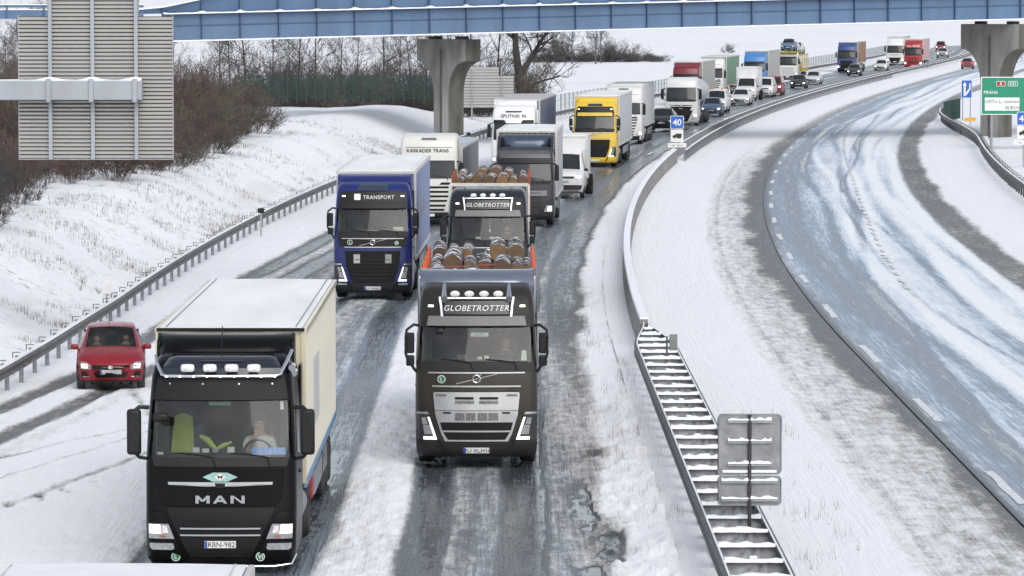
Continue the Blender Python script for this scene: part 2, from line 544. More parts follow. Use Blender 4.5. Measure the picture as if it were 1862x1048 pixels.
# ------------------------------------------------------------------ terrain: one sheet to the horizon, with the cutting's banks
def terrain_z(R, D):
    bank = sstep(-12.4, -17.6, R)
    z = bank * 1.9 + sstep(-17, -34, R) * 1.2
    fade = 1 - sstep(238, 300, D)
    knoll = sstep(-13.5, -20, R) * sstep(225, 262, D) * (1 - sstep(300, 345, D)) * 2.0
    z = np.maximum(z * fade, knoll)
    z = z + (fbm(R / 5, D / 8, 101, 4) - .5) * .55 * sstep(-12.8, -15, R) * (1 - sstep(300, 420, D))
    # far side: a shallow dip behind the crash barrier, rising to the right
    z = z + sstep(24, 34, R) * (.8 + .9 * sstep(30, 60, R)) * (1 - sstep(420, 600, D))
    far = sstep(650, 1500, D)
    z = z + far * (fbm(R / 300, D / 300, 103, 3) - .35) * 6 + sstep(1200, 4000, D) * 12
    z = z + (fbm(R / 14, D / 20, 107, 3) - .5) * .5 * sstep(300, 400, D) * (sstep(-13, -25, R) + sstep(26, 40, R))
    under = sstep(-12.75, -12.45, R) * (1 - sstep(22.2, 22.5, R)) * (1 - sstep(860, 890, D))
    return z - under * .35
def f_ter(R, D):
    Z = terrain_z(R, D)
    return np.ones_like(Z), np.zeros_like(Z), Z
_rs = np.concatenate([-np.geomspace(30, 1500, 40)[::-1], np.arange(-29.5, -12, .22), np.arange(-11.5, 21.5, 2.0), np.arange(22, 34, .4), np.geomspace(35, 2500, 40)])
sheet('ground', _rs, rows(20, 9000, .45, .3, 60.), f_ter, SNOW_G)
def gz(x, y):
    """terrain height at a world point (off the road)"""
    return float(terrain_z(np.array([x - float(Cx(y))]), np.array([float(y)]))[0])
def rz_main(r, d):
    a = np.array([float(r)]); b = np.array([float(d)])
    return float(main_height(a, b, main_mask(a, b))[0])
# ------------------------------------------------------------------ common materials for roadside things
GALV = P('galvanised_steel', (.33, .34, .36), .5, .55, var=.2, scale=6, bump=.05)
RAILM = P('weathered_rail', (.17, .165, .16), .6, .35, var=.35, scale=2.2, bump=.06)
RAILD = P('dark_rail', (.10, .10, .105), .55, .4, var=.3, scale=2.5)
SNOWCAP = P('snow_cap', (.84, .85, .88), .8, var=.04, bump=.4, bscale=18)
CONC = P('concrete', (.25, .24, .225), .85, var=.28, scale=1.3, bump=.2, bscale=25, streak=(1, 1, .35))
CONCD = P('concrete_damp', (.17, .165, .155), .8, var=.4, scale=.9, bump=.2, bscale=25, streak=(1, 1, .3))
PIERM = P('pier_concrete', (.235, .228, .215), .85, var=.42, scale=.8, bump=.2, bscale=20, streak=(1, 1, .28))
BLUE = P('bridge_blue', (.088, .155, .265), .42, var=.14, scale=.5, streak=(1, 1, .25), dirt=.25, dirtcol=(.28, .32, .36), dz=(6, 9))
BLUED = P('bridge_blue_rib', (.065, .115, .20), .45, var=.12, scale=.8)
BLACK = P('black_plastic', (.009, .009, .010), .45, var=.2, bump=.03, spec=.3)
WHITEP = P('white_paint', (.74, .74, .73), .45, var=.05)
SIGNB = P('sign_blue', (.018, .11, .48), .4, var=.08)
SIGNG = P('sign_green', (.012, .235, .135), .4, var=.08)
SIGNW = P('sign_white', (.72, .72, .70), .45, var=.07, scale=8)
SIGNK = P('sign_black', (.02, .02, .02), .5, var=.1)
SIGNR = P('sign_red', (.32, .02, .03), .45, var=.1)
SIGNY = P('sign_yellow', (.62, .36, .02), .5, var=.1)
FENCEG = P('fence_green', (.022, .060, .050), .5, .1, var=.2)
FENCEGREY = P('fence_grey', (.27, .30, .32), .45, .4, var=.2)
ALU = P('sign_back_aluminium', (.43, .42, .40), .5, .25, var=.10, scale=1.2, streak=(.4, 1, 5))

WPROF = [(0, .155), (.03, .13), (.08, .10), (.08, .065), (.03, .035), (.015, 0), (.03, -.035), (.08, -.065), (.08, -.10), (.03, -.13), (0, -.155)]
def w_beam(mb, path, zc, side):
    """corrugated beam swept along path [(x,y)]; side=+1 bulges towards +x"""
    rings = []
    for i, (x, y, z) in enumerate(path):
        a = path[max(i - 1, 0)]; b = path[min(i + 1, len(path) - 1)]
        t = Vector((b[0] - a[0], b[1] - a[1], 0)).normalized(); n = Vector((t.y, -t.x, 0)) * side
        prof = [(p, q) for p, q in WPROF] + [(p - .012, q) for p, q in WPROF[::-1]]
        rings.append([Vector((x, y, z + zc + q)) + n * p for p, q in prof])
    mb.loft(rings)
def snow_line(mb, path, zc, w, h):
    rings = []
    for i, (x, y, z) in enumerate(path):
        a = path[max(i - 1, 0)]; b = path[min(i + 1, len(path) - 1)]
        t = Vector((b[0] - a[0], b[1] - a[1], 0)).normalized(); n = Vector((t.y, -t.x, 0))
        hh = h * (.55 + .9 * float(vnoise(y * 1.7, x * .3, 5)))
        c = Vector((x, y, z + zc))
        rings.append([c - n * w / 2, c - n * w * .35 + Vector((0, 0, hh)), c + n * w * .35 + Vector((0, 0, hh)), c + n * w / 2])
    mb.loft(rings)

def post_mesh(h, top=.0):
    mb = MB()
    for dx, sx, sy in ((-.045, .012, .10), (.045, .012, .10), (0, .08, .012)):
        mb.box((dx, 0, h / 2 - .15), (sx, sy, h + .3))
    return mb.mesh('post', 0)

def guardrail(label, rfun, d0, d1, mat, side, posts_to, post_step=2.0, zc=.58, tip=.12, snow=True, zfun=None, bracket=True):
    g = thing('guardrail', RP(d0, rfun(d0)), 0, label, 'guardrail', None)
    base = Vector(g.location)
    ds = np.concatenate([np.arange(d0, min(d1, 260), 2.), np.arange(max(d0, 260), d1 + .1, 4.)])
    path = []
    for d in ds:
        p = RP(d, rfun(d)) - base
        path.append((p.x, p.y, (zfun(d) if zfun else 0.)))
    mb = MB(); w_beam(mb, path, zc, side); mb.build('rail', mat, g, recalc=False)
    if snow:
        mb = MB(); snow_line(mb, [(x - .0 * side, y, z) for x, y, z in path], zc + .15, .11, .035); mb.build('snow_cap', SNOWCAP, g, recalc=False)
    pm = post_mesh(zc + tip); pm.materials.append(GALV if mat is RAILM else mat)
    bk = MB(); bk.box((-side * .07, 0, zc + .04), (.15, .07, .16)); bk.box((-side * .12, 0, zc + .20), (.20, .04, .02)); bk.box((-side * .21, 0, zc + .13), (.025, .04, .13))
    bm_ = bk.mesh('bracket', 0); bm_.materials.append(mat)
    for d in np.arange(d0 + .6, posts_to, post_step):
        p = RP(d, rfun(d)) - base
        o = put('post', pm, None, g); o.location = (p.x - side * .11, p.y, (zfun(d) if zfun else 0.)); o.rotation_euler[2] = -math.atan(Tn(d))
        if bracket:
            q = put('bracket', bm_, None, o)
    return g

def r_left(d):
    r = -11.72
    r -= .018 * max(0, 125 - d) + .0009 * max(0, 112 - d) ** 2
    r += 1.75 * float(sstep(335, 420, d))
    return r
guardrail('weathered steel crash barrier along the foot of the snowy bank', r_left, 74, 700, RAILM, 1, 300, 2.4, .58)
guardrail('long curved crash barrier with snow on top between the two carriageways', lambda d: 3.3, 250, 800, RAILM, -1, 520, 2.0, .60, bracket=False)
guardrail('second crash barrier on the far side of the central reservation', lambda d: 4.15, 250, 800, RAILM, 1, 520, 2.0, .60, bracket=False)
def r_right(d):
    return 21.7 - 3.2 * float(sstep(270, 345, d)) + .0 * d
guardrail('dark crash barrier curving past the bridge pier beside the green sign', r_right, 170, 345, RAILD, -1, 345, 2.0, .62, snow=True, zfun=lambda d: .05)

# ------------------------------------------------------------------ concrete parapet of the central reservation
wall = thing('concrete_barrier', RP(116, 3.6), 0, 'low curved concrete wall with a snow-covered top between the carriageways', 'barrier')
wb = Vector(wall.location)
edges = np.arange(116, 250.1, 6.0)
for k in range(len(edges) - 1):
    a, b = edges[k] + .02, edges[k + 1] - .02
    rings = []; cap = []
    for d in np.linspace(a, b, 5):
        p = RP(d, 3.6) - wb; t = Vector((Tn(d), 1, 0)).normalized(); n = Vector((t.y, -t.x, 0))
        prof = [(-.16, -.1), (-.15, .10), (-.12, .32), (-.105, .84), (.105, .84), (.12, .32), (.15, .10), (.16, -.1)]
        rings.append([p + n * q + Vector((0, 0, z)) for q, z in prof])
        hh = .035 + .03 * float(vnoise(d * .8, 3., 9))
        cap.append([p + n * q + Vector((0, 0, z)) for q, z in ((-.125, .842), (-.10, .845 + hh), (.10, .845 + hh), (.125, .842))])
    mb = MB(); mb.loft(rings); o = mb.build('wall_segment', CONC, wall, 30)
    mb = MB(); mb.loft(cap); mb.build('snow_cap', SNOWCAP, o)

# ------------------------------------------------------------------ double-sided crash barrier with cross ties (the "ladder")
lad = thing('ladder_barrier', (3.4, 58, 0), 0, 'double steel crash barrier with snowy cross ties like a ladder, beside the sign back', 'barrier')
def lad_half(d):
    return .44 * float(sstep(117, 108, d)) + .04
LADX = lambda d: 3.80 - .0030 * max(0, d - 66)
for sgn, nm in ((-1, 'rail'), (1, 'rail')):
    path = [(LADX(d) + sgn * lad_half(d) - 3.4, d - 58, 0.) for d in np.arange(58, 116.1, 1.)]
    mb = MB(); w_beam(mb, path, .60, sgn); mb.build(nm, RAILD, lad, recalc=False)
    mb = MB(); snow_line(mb, path, .755, .035, .012); mb.build('snow_cap', SNOWCAP, lad, recalc=False)
tie = None
for k, d in enumerate(np.arange(59.0, 115.5, 1.9)):
    h = lad_half(d); x = LADX(d) - 3.4
    mb = MB(); mb.box((0, 0, .60), (2 * h - .03, .012, .24)); mb.box((0, -.04, .715), (2 * h - .03, .09, .012)); mb.box((0, -.035, .485), (2 * h - .03, .07, .012))
    o = mb.build('cross_tie', P('frosted_steel', (.36, .365, .375), .7, .1, var=.55, scale=7), lad); o.location = (x, d - 58, 0)
    mb = MB()
    rings = []
    for u in np.linspace(-1, 1, 9):
        hh = .04 + .05 * RNG.random(); ww = .06 + .05 * RNG.random()
        rings.append([(u * (h - .02), -.04 - ww, .722), (u * (h - .02), -.04 - ww * .7, .722 + hh), (u * (h - .02), -.04 + ww * .7, .722 + hh), (u * (h - .02), -.04 + ww, .722)])
    mb.loft(rings); mb.build('snow_cap', SNOWCAP, o)
    if k % 2 == 0:
        mb = MB(); mb.box((0, .10, .30), (.11, .06, .9)); mb.build('post', RAILM, o)
        mb = MB(); mb.box((0, .10, .775), (.12, .09, .05)); mb.build('snow_cap', SNOWCAP, o, bevel=.015)
# dark soil strip near the camera; shade inside the ladder painted into its colour
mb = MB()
P('soil_with_shade', (.075, .072, .07), .8, var=.75, scale=2.2, bump=.4)
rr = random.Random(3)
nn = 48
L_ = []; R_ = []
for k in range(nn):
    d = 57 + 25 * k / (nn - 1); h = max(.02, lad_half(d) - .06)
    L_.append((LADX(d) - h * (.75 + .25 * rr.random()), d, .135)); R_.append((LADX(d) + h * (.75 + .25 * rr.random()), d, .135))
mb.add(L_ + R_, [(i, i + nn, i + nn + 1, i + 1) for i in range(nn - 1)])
tag(mb.build('shaded_soil', MATS['soil_with_shade']), kind='structure')

SGB0 = P('plate_grey_worn', (.20, .205, .21), .6, .2, var=.2)
dl = thing('marker_post', (LADX(106) + .28, 105.2, 0), 0, 'small grey reflector plate on a short post at the narrow end of the ladder barrier', 'marker post')
mb = MB(); mb.box((-.13, 0, .6), (.05, .05, 1.25)); mb.build('post', RAILD, dl)
mb = MB(); mb.box((0.03, -.03, 1.08), (.20, .03, .40)); mb.build('plate', SGB0, dl, bevel=.01)

# ------------------------------------------------------------------ sign seen from behind, standing in the ladder barrier
sb = thing('road_sign', (4.03, 72.0, 0), 0, 'two grey sign plates seen from the back with snow on their rails', 'road sign')
mb = MB(); mb.cyl((0, 0, 0), (0, 0, 2.52), .032, n=10); mb.build('post', P('dark_post', (.06, .06, .065), .5, .5), sb)
def plate(mb, cx, zc, w, h, y, t=.02, rad=.07):
    pts = []
    for ax, az, a0 in ((1, 1, 0), (-1, 1, 90), (-1, -1, 180), (1, -1, 270)):
        for k in range(5):
            a = math.radians(a0 + 90 * k / 4)
            pts.append((cx + ax * (w / 2 - rad) + rad * math.cos(a), zc + az * (h / 2 - rad) + rad * math.sin(a)))
    mb.prism(pts, 1, y - t / 2, y + t / 2)
def rim(mb, cx, zc, w, h, y, rad=.07, r=.012):
    pts = []
    for ax, az, a0 in ((1, 1, 0), (-1, 1, 90), (-1, -1, 180), (1, -1, 270)):
        for k in range(5):
            a = math.radians(a0 + 90 * k / 4)
            pts.append((cx + ax * (w / 2 - rad) + rad * math.cos(a), y, zc + az * (h / 2 - rad) + rad * math.sin(a)))
    mb.tube(pts + [pts[0]], r, 5)
SGB = P('sign_back_grey', (.26, .265, .275), .55, .35, var=.22, scale=5, bump=.05)
for zc, h, bars in ((2.01, 1.02, (2.40, 2.05, 1.66)), (1.22, .50, (1.37, 1.06))):
    mb = MB(); plate(mb, .0, zc, 1.07, h, .045); pl = mb.build('plate', SGB, sb)
    mb = MB(); rim(mb, 0, zc, 1.07, h, .03); mb.build('rim', GALV, pl)
    for zb in bars:
        bw = .74 if h > .8 else .95
        mb = MB(); mb.box((0, .01, zb), (bw, .045, .045)); br = mb.build('bracket', GALV, sb)
        mb = MB(); rings = []
        for u in np.linspace(-.5, .5, 14):
            hh = .008 + .045 * RNG.random()
            rings.append([(u * bw, -.03, zb + .022), (u * bw, -.02, zb + .022 + hh), (u * bw, .028, zb + .025 + hh), (u * bw, .034, zb + .022)])
        mb.loft(rings); mb.build('snow_cap', SNOWCAP, br)
mb = MB(); mb.box((0, .02, 1.755 - .21), (.92, .02, .05)); mb.build('snow_ledge', SNOWCAP, sb, bevel=.012)

# ------------------------------------------------------------------ overhead gantry seen from behind (at 116 m)
GD = 116.0
def gx(px): return (px - 931) * GD / 7758
def gzz(py, d=GD): return CAM_H - py * d / 7758
gan = thing('gantry_sign', (-17.0, GD, gz(-17.0, GD)), 0, 'large overhead motorway sign seen from behind, aluminium slats on a grey cantilever beam', 'overhead sign')
gb = Vector(gan.location)
BEAM = P('gantry_grey', (.36, .385, .42), .45, .3, var=.08, scale=1.5, streak=(1, 1, .2), dirt=.35, dirtcol=(.28, .29, .3), dz=(6, 9))
z0, z1 = gzz(181), gzz(146)
mb = MB(); mb.box(((-17.2 + gx(262)) / 2 - gb.x, -.35, (z0 + z1) / 2 - gb.z), (gx(262) + 17.2, .45, z1 - z0)); mb.build('beam', BEAM, gan, bevel=.02)
mb = MB(); mb.box((0, -.35, (z1 - gb.z) / 2), (.5, .5, z1 - gb.z)); mb.build('post', BEAM, gan, bevel=.02)
mb = MB(); rings = []
for x in np.linspace(-17.0, gx(260), 40):
    fx = min(abs(x - gx(q)) for q in (93, 170, 249)); hh = .02 + .07 * math.exp(-(fx / .22) ** 2) + .012 * RNG.random()
    rings.append([(x - gb.x, -.57, z1 - gb.z + .003), (x - gb.x, -.53, z1 - gb.z + hh), (x - gb.x, -.2, z1 - gb.z + hh * 1.1), (x - gb.x, -.13, z1 - gb.z + .003)])
mb.loft(rings); mb.build('snow_cap', SNOWCAP, gan)
# slats: narrower top block, wide lower block
step = .107
zt = gzz(-60); zb = gzz(288)
n = int((zt - zb) / step)
sl = {}
for k in range(n):
    z = zb + step * (k + .5)
    top = z > gzz(30)
    x0, x1 = (gx(88), gx(254)) if top else (gx(35), gx(315))
    key = top
    if key not in sl:
        m_ = MB(); prof = [(-.004, -.052), (-.052, -.034), (-.058, .012), (-.03, .034), (-.004, .040), (.012, .040), (.012, -.052)]
        m_.prism(prof, 0, -(x1 - x0) / 2, (x1 - x0) / 2); sl[key] = m_.mesh('slat', 25); sl[key].materials.append(ALU)
    o = put('slat', sl[key], None, gan); o.location = ((x0 + x1) / 2 - gb.x, .02, z - gb.z)
for px in (93, 170, 249):
    mb = MB(); mb.box((gx(px) - gb.x, -.10, (zt + zb) / 2 - gb.z), (.10, .09, zt - zb + .04)); mb.build('upright', BEAM, gan)
    mb = MB(); mb.box((gx(px) - gb.x, -.365, (z0 + z1) / 2 - gb.z), (.13, .53, z1 - z0 + .12)); mb.build('clamp', BEAM, gan, bevel=.015)
mb = MB(); mb.box(((gx(36) + gx(314)) / 2 - gb.x, .06, (zb + gzz(30)) / 2 - gb.z), (gx(314) - gx(36), .02, gzz(30) - zb)); mb.box(((gx(89) + gx(253)) / 2 - gb.x, .06, (zt + gzz(29)) / 2 - gb.z), (gx(253) - gx(89), .02, zt - gzz(29))); mb.build('backing_sheet', RAILD, gan)
mb = MB(); mb.box(((gx(35) + gx(315)) / 2 - gb.x, .03, zb - gb.z - .02), (gx(315) - gx(35) + .02, .10, .03)); mb.build('frame_rail', GALV, gan)
for px in (35, 315):
    mb = MB(); mb.box((gx(px) - gb.x, .03, (zb + gzz(28)) / 2 - gb.z), (.03, .10, gzz(28) - zb)); mb.build('frame_rail', GALV, gan)

# ------------------------------------------------------------------ blue steel overbridge and its piers
BR_A = Vector((-23.5, 268.5, 0)); BR_T = Vector((1, .46, 0)).normalized(); BR_N = Vector((BR_T.y, -BR_T.x, 0))      # N faces the camera
def br_s_at_px(px):
    # distance along the bridge whose sight line crosses this column
    k = (px - 931) / 7758.0
    return (k * BR_A.y - BR_A.x) / (BR_T.x - k * BR_T.y)
def br_pt(s): return BR_A + BR_T * s
def br_z(s):    # underside of the girder
    return 6.88 + .0205 * s
bridge = thing('road_bridge', BR_A, 0, 'blue steel girder bridge with ribs and snow on its ledges crossing over the motorway', 'bridge')
s_start = br_s_at_px(296); s_end = br_s_at_px(2150)
bay = 2.62
def bp(s, z, off=0.): return br_pt(s) - BR_A + BR_N * off + Vector((0, 0, z))
H1, H2 = 1.74, 2.6
def uph(s):   # the upper tier springs from the end of the girder and deepens
    t = s - br_s_at_px(255)
    return H2 * float(sstep(-1, 15, t)) + .22
nb = int((s_end - s_start) / bay)
for k in range(-1, nb):
    s0 = s_start + k * bay; s1 = s0 + bay
    if k >= 0:
        for (za, zbb) in ((0.05, .97), (.985, H1 - .03)):
            mb = MB()
            mb.loft([[bp(s, br_z(s) + z, o) for z, o in ((za, -.12), (za, 0), (zbb, 0), (zbb, -.12))] for s in (s0, s1)])
            mb.build('web_panel', BLUE, bridge, 0)
        mb = MB()   # rib
        mb.loft([[bp(s1 + q, br_z(s1) + z, o) for q, o in ((-.03, .004), (.03, .004), (.03, .20), (-.03, .20))] for z in (.05, H1 - .05)])
        mb.build('rib', BLUED, bridge, 0)
        mb = MB(); mb.loft([[bp(s, br_z(s) + z, o) for z, o in ((.95, .003), (.95, .07), (.99, .07), (.99, .003))] for s in (s0 + .04, s1 - .04)]); mb.build('stiffener', BLUED, bridge, 0)
        for z, w, t in ((0., .34, .05), (H1, .40, .05)):
            mb = MB(); mb.loft([[bp(s, br_z(s) + z + q, o) for q, o in ((-t, -.12), (-t, w), (0, w), (0, -.12))] for s in (s0, s1)]); fl = mb.build('flange', BLUE, bridge, 0)
            mb = MB(); rings = []
            for s in np.linspace(s0, s1, 9):
                e = min(s - s0, s1 - s); hh = .03 + .03 * RNG.random() + (.06 + .07 * RNG.random()) * math.exp(-(e / .14) ** 2) * (1 if z > 1 else .2)
                rings.append([bp(s, br_z(s) + z + q, o) for q, o in ((.003, .02), (hh, .03), (hh * .7, w - .03), (-.035, w + .012), (.003, w))])
            mb.loft(rings); mb.build('snow_cap', SNOWCAP, fl)
    # upper tier
    mb = MB(); mb.loft([[bp(s, br_z(s) + z, o) for z, o in ((H1 + .01, -.30), (H1 + .01, -.16), (H1 + uph(s), .05), (H1 + uph(s), -.30))] for s in (s0, s1)])
    mb.build('web_panel', BLUE, bridge, 0)
    mb = MB(); mb.loft([[bp(s1 + q, br_z(s1) + H1 + z, o) for q, o in ((-.03, -.1), (.03, -.1), (.03, .12), (-.03, .12))] for z in (.0, uph(s1))]); mb.build('rib', BLUED, bridge, 0)
    mb = MB(); mb.loft([[bp(s, br_z(s) + H1 + uph(s) + q, o) for q, o in ((.0, -.4), (.0, .30), (.09, .31), (.09, -.4))] for s in (s0, s1)]); mb.build('snow_ledge', SNOWCAP, bridge, 0)
# deck slab over everything, plus the slim approach span to the side of the gantry
mb = MB(); mb.loft([[bp(s, br_z(s) + z, o) for z, o in ((H1 + .3, -9.0), (H1 + .3, -.35), (H1 + 2.4, -.35), (H1 + 2.4, -9.0))] for s in (s_start + 12, s_end)]); mb.build('deck', CONCD, bridge, 0)
sa0, sa1 = br_s_at_px(-260), br_s_at_px(262)
for zo, hh in ((8.35, .55), (9.05, .16)):
    mb = MB(); mb.loft([[bp(s, z, o) for z, o in ((zo, -.5), (zo, .05), (zo + hh, .05), (zo + hh, -.5))] for s in (sa0, sa1)]); mb.build('approach_beam', BLUE, bridge, 0)
    mb = MB(); mb.loft([[bp(s, z, o) for z, o in ((zo + hh + .002, -.5), (zo + hh + .002, .07), (zo + hh + .05, .06), (zo + hh + .05, -.5))] for s in (sa0, sa1)]); mb.build('snow_ledge', SNOWCAP, bridge, 0)
for s in np.arange(sa0, sa1, 2.4):
    mb = MB(); mb.loft([[bp(s + q, z, o) for q, o in ((-.05, .06), (.05, .06), (.05, .14), (-.05, .14))] for z in (8.36, 9.2)]); mb.build('rib', BLUED, bridge, 0)
# faded spray-paint letters on the web
def flat_text(s, size, mapper, mat, name, parent, **kw):
    a, f = text_shape(s, **kw)
    me = bpy.data.meshes.new(name)
    me.from_pydata([tuple(mapper(p[0] * size, p[1] * size)) for p in a], [], f)
    return put(name, me, mat, parent)
sg = br_s_at_px(745)
flat_text('NOCK', .5, lambda u, v: bp(sg + u, br_z(sg) + 1.15 + v, .006), P('faded_graffiti', (.08, .15, .27), .6), 'lettering', bridge)

def pier(name, px, d, zbase, ztop, sc, label, ang):
    x = (px - 931) * d / 7758
    t = thing(name, (x, d, zbase), math.radians(ang), label, 'bridge pier')
    H = ztop - zbase
    hw = .62 * sc; top = 2.05 * sc; th = .80 * sc
    prof = [(hw, -.4), (hw, H * .42)]
    for k in range(1, 11):
        a = k / 10.
        prof.append((hw + (top - hw) * (1 - math.cos(a * math.pi / 2)), H * .42 + (H * .78 - H * .42) * math.sin(a * math.pi / 2) ** .9))
    prof += [(top, H)]
    poly = prof + [(-x_, z_) for x_, z_ in prof[::-1]]
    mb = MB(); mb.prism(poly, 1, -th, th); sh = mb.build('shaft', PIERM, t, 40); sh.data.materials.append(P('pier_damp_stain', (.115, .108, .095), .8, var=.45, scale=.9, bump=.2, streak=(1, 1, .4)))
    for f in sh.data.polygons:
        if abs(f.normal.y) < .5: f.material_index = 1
    mb = MB()
    mb.box((0, -th - .03, H * .45), (.13, .05, H * .9)); mb.build('drain_pipe', RAILD, t)
    for sx in (-1, 1):
        mb = MB(); mb.box((sx * top * .55, 0, H + .10), (.6, .7, .2)); mb.build('bearing', RAILD, t)
    return t
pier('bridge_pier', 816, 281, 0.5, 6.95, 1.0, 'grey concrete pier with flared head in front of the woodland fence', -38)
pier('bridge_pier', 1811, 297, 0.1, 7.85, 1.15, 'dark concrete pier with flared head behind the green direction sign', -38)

# ------------------------------------------------------------------ signs
def put_text(parent, s, size, x, z, y, mat, **kw):
    return flat_text(s, size, lambda u, v: (x + u, y, z + v), mat, 'lettering', parent, **kw)
def speed_sign(d, px, zfoot, label, k=1.0, low=0.):
    x = (px - 931) * d / 7758
    t = thing('road_sign', (x, d, zfoot), 0, label, 'road sign')
    zt_ = 2.85 - low
    mb = MB(); mb.cyl((0, .05, -.3), (0, .05, zt_), .035, n=8); mb.build('post', GALV, t)
    mb = MB(); plate(mb, 0, zt_ - .38, .78, .76, .0, .03, .05); p = mb.build('speed_plate', SIGNW, t)
    mb = MB(); plate(mb, 0, zt_ - .38, .72, .70, -.018, .01, .04); mb.build('blue_field', SIGNB, p)
    put_text(p, '40', .36, 0, zt_ - .56, -.026, SIGNW, bold=.02)
    mb = MB(); plate(mb, 0, zt_ - 1.18, .74, .74, .0, .03, .04); p = mb.build('lorry_plate', SIGNW, t)
    mb = MB(); zz = zt_ - 1.22
    mb.prism([(-.26, zz - .06), (.27, zz - .06), (.27, zz + .17), (-.08, zz + .17), (-.08, zz + .10), (-.18, zz + .10), (-.27, zz + .01)], 1, -.024, -.018)
    for wx in (-.16, .05, .17):
        mb.cyl((wx, -.026, zz - .075), (wx, -.018, zz - .075), .055, n=10)
    mb.build('lorry_symbol', SIGNK, p)
    mb = MB(); plate(mb, 0, zt_ - 1.74, 1.10, .26, .0, .03, .03); p = mb.build('hours_plate', SIGNW, t)
    put_text(p, 'TAXI  km?' if False else '14x 6m1', .16, 0, zt_ - 1.82, -.018, P('sign_grey_letters', (.2, .2, .2), .5), space=1.05)
    return t
speed_sign(252, 1231, 0.1, 'blue 40 sign above a lorry plate in the central reservation behind the concrete wall', low=.25)
speed_sign(242, 1861, .35, 'blue 40 sign with lorry plate cut by the picture edge under the green sign', low=.0)

gd = 272.0
g = thing('direction_sign', ((1803 - 931) * gd / 7758, gd, .2), 0, 'green PRAHA direction sign with a white ÚSTÍ n. L. panel beside the dark pier', 'direction sign')
def sx_(px): return (px - 931) * gd / 7758 - g.location.x
def sz_(py): return CAM_H - py * gd / 7758 - .2
for px in (1803, 1905):
    mb = MB(); mb.cyl((sx_(px), .12, -.4), (sx_(px), .12, sz_(142)), .075, n=10); mb.build('post', GALV, g)
w0, w1, h0, h1 = sx_(1783), sx_(1925), sz_(208.5), sz_(139.5)
mb = MB(); plate(mb, (w0 + w1) / 2, (h0 + h1) / 2, w1 - w0, h1 - h0, 0, .05, .06); bd = mb.build('board', SIGNW, g)
mb = MB(); plate(mb, (w0 + w1) / 2, (h0 + h1) / 2, w1 - w0 - .12, h1 - h0 - .12, -.03, .012, .05); mb.build('green_field', SIGNG, bd)
iw0, iw1, ih0, ih1 = sx_(1790), sx_(1853), sz_(201), sz_(177)
mb = MB(); plate(mb, (iw0 + iw1) / 2, (ih0 + ih1) / 2, iw1 - iw0, ih1 - ih0, -.042, .012, .04); pn = mb.build('white_panel', SIGNW, g)
put_text(pn, 'ÚSTÍ n. L. -centrum', .205, (iw0 + iw1) / 2, sz_(187.2), -.05, SIGNK, space=.92)
put_text(pn, '-BUKOV', .205, sx_(1840), sz_(198.2), -.05, SIGNK, space=.95)
put_text(bd, 'PRAHA', .20, sx_(1801), sz_(170.5), -.038, SIGNW, bold=.01)
mb = MB(); plate(mb, sx_(1819), sz_(152), .58, .33, -.042, .012, .04); rp = mb.build('motorway_shield', SIGNW, g)
mb = MB(); plate(mb, sx_(1819), sz_(152), .52, .27, -.05, .008, .03); mb.build('red_field', SIGNR, rp)
put_text(rp, '8', .2, sx_(1819), sz_(154.8), -.056, SIGNW)
mb = MB(); plate(mb, sx_(1841), sz_(152), .62, .33, -.042, .012, .04); ep = mb.build('route_shield', SIGNW, g)
mb = MB(); plate(mb, sx_(1841), sz_(152), .56, .27, -.05, .008, .03); mb.build('green_field', SIGNG, ep)
put_text(ep, 'E55', .2, sx_(1841), sz_(154.8), -.056, SIGNW)

ld = 335.0
l = thing('lane_sign', ((1757 - 931) * ld / 7758, ld, .1), 0, 'blue lane arrow sign on two thin posts next to the dark pier', 'road sign')
for q in (-.3, .3):
    mb = MB(); mb.cyl((q, .05, -.3), (q, .05, 2.9), .035, n=8); mb.build('post', GALV, l)
mb = MB(); plate(mb, 0, 2.45, .86, 1.42, 0, .03, .05); p = mb.build('plate', SIGNW, l)
mb = MB(); plate(mb, 0, 2.45, .78, 1.34, -.02, .01, .04); mb.build('blue_field', SIGNB, p)
mb = MB(); mb.prism([(-.24, 1.9), (-.08, 1.9), (-.08, 2.65), (-.02, 2.78), (-.16, 3.02), (-.30, 2.78), (-.24, 2.65)], 1, -.035, -.028); mb.prism([(-.08, 1.95), (.02, 2.0), (.30, 2.45), (.30, 2.9), (.19, 2.9), (.19, 2.5), (-.08, 2.15)], 1, -.035, -.028); mb.build('arrow', SIGNW, p)
yd = 292.0
y = thing('small_sign', ((1764 - 931) * yd / 7758, yd, 0.05), 0, 'small orange plate on a thin post in the snow below the lane arrow sign', 'road sign')
mb = MB(); mb.cyl((0, .03, -.3), (0, .03, 1.3), .025, n=8); mb.build('post', GALV, y)
mb = MB(); plate(mb, 0, 1.32, .76, .24, 0, .03, .03); mb.build('plate', SIGNY, y, bevel=.01)

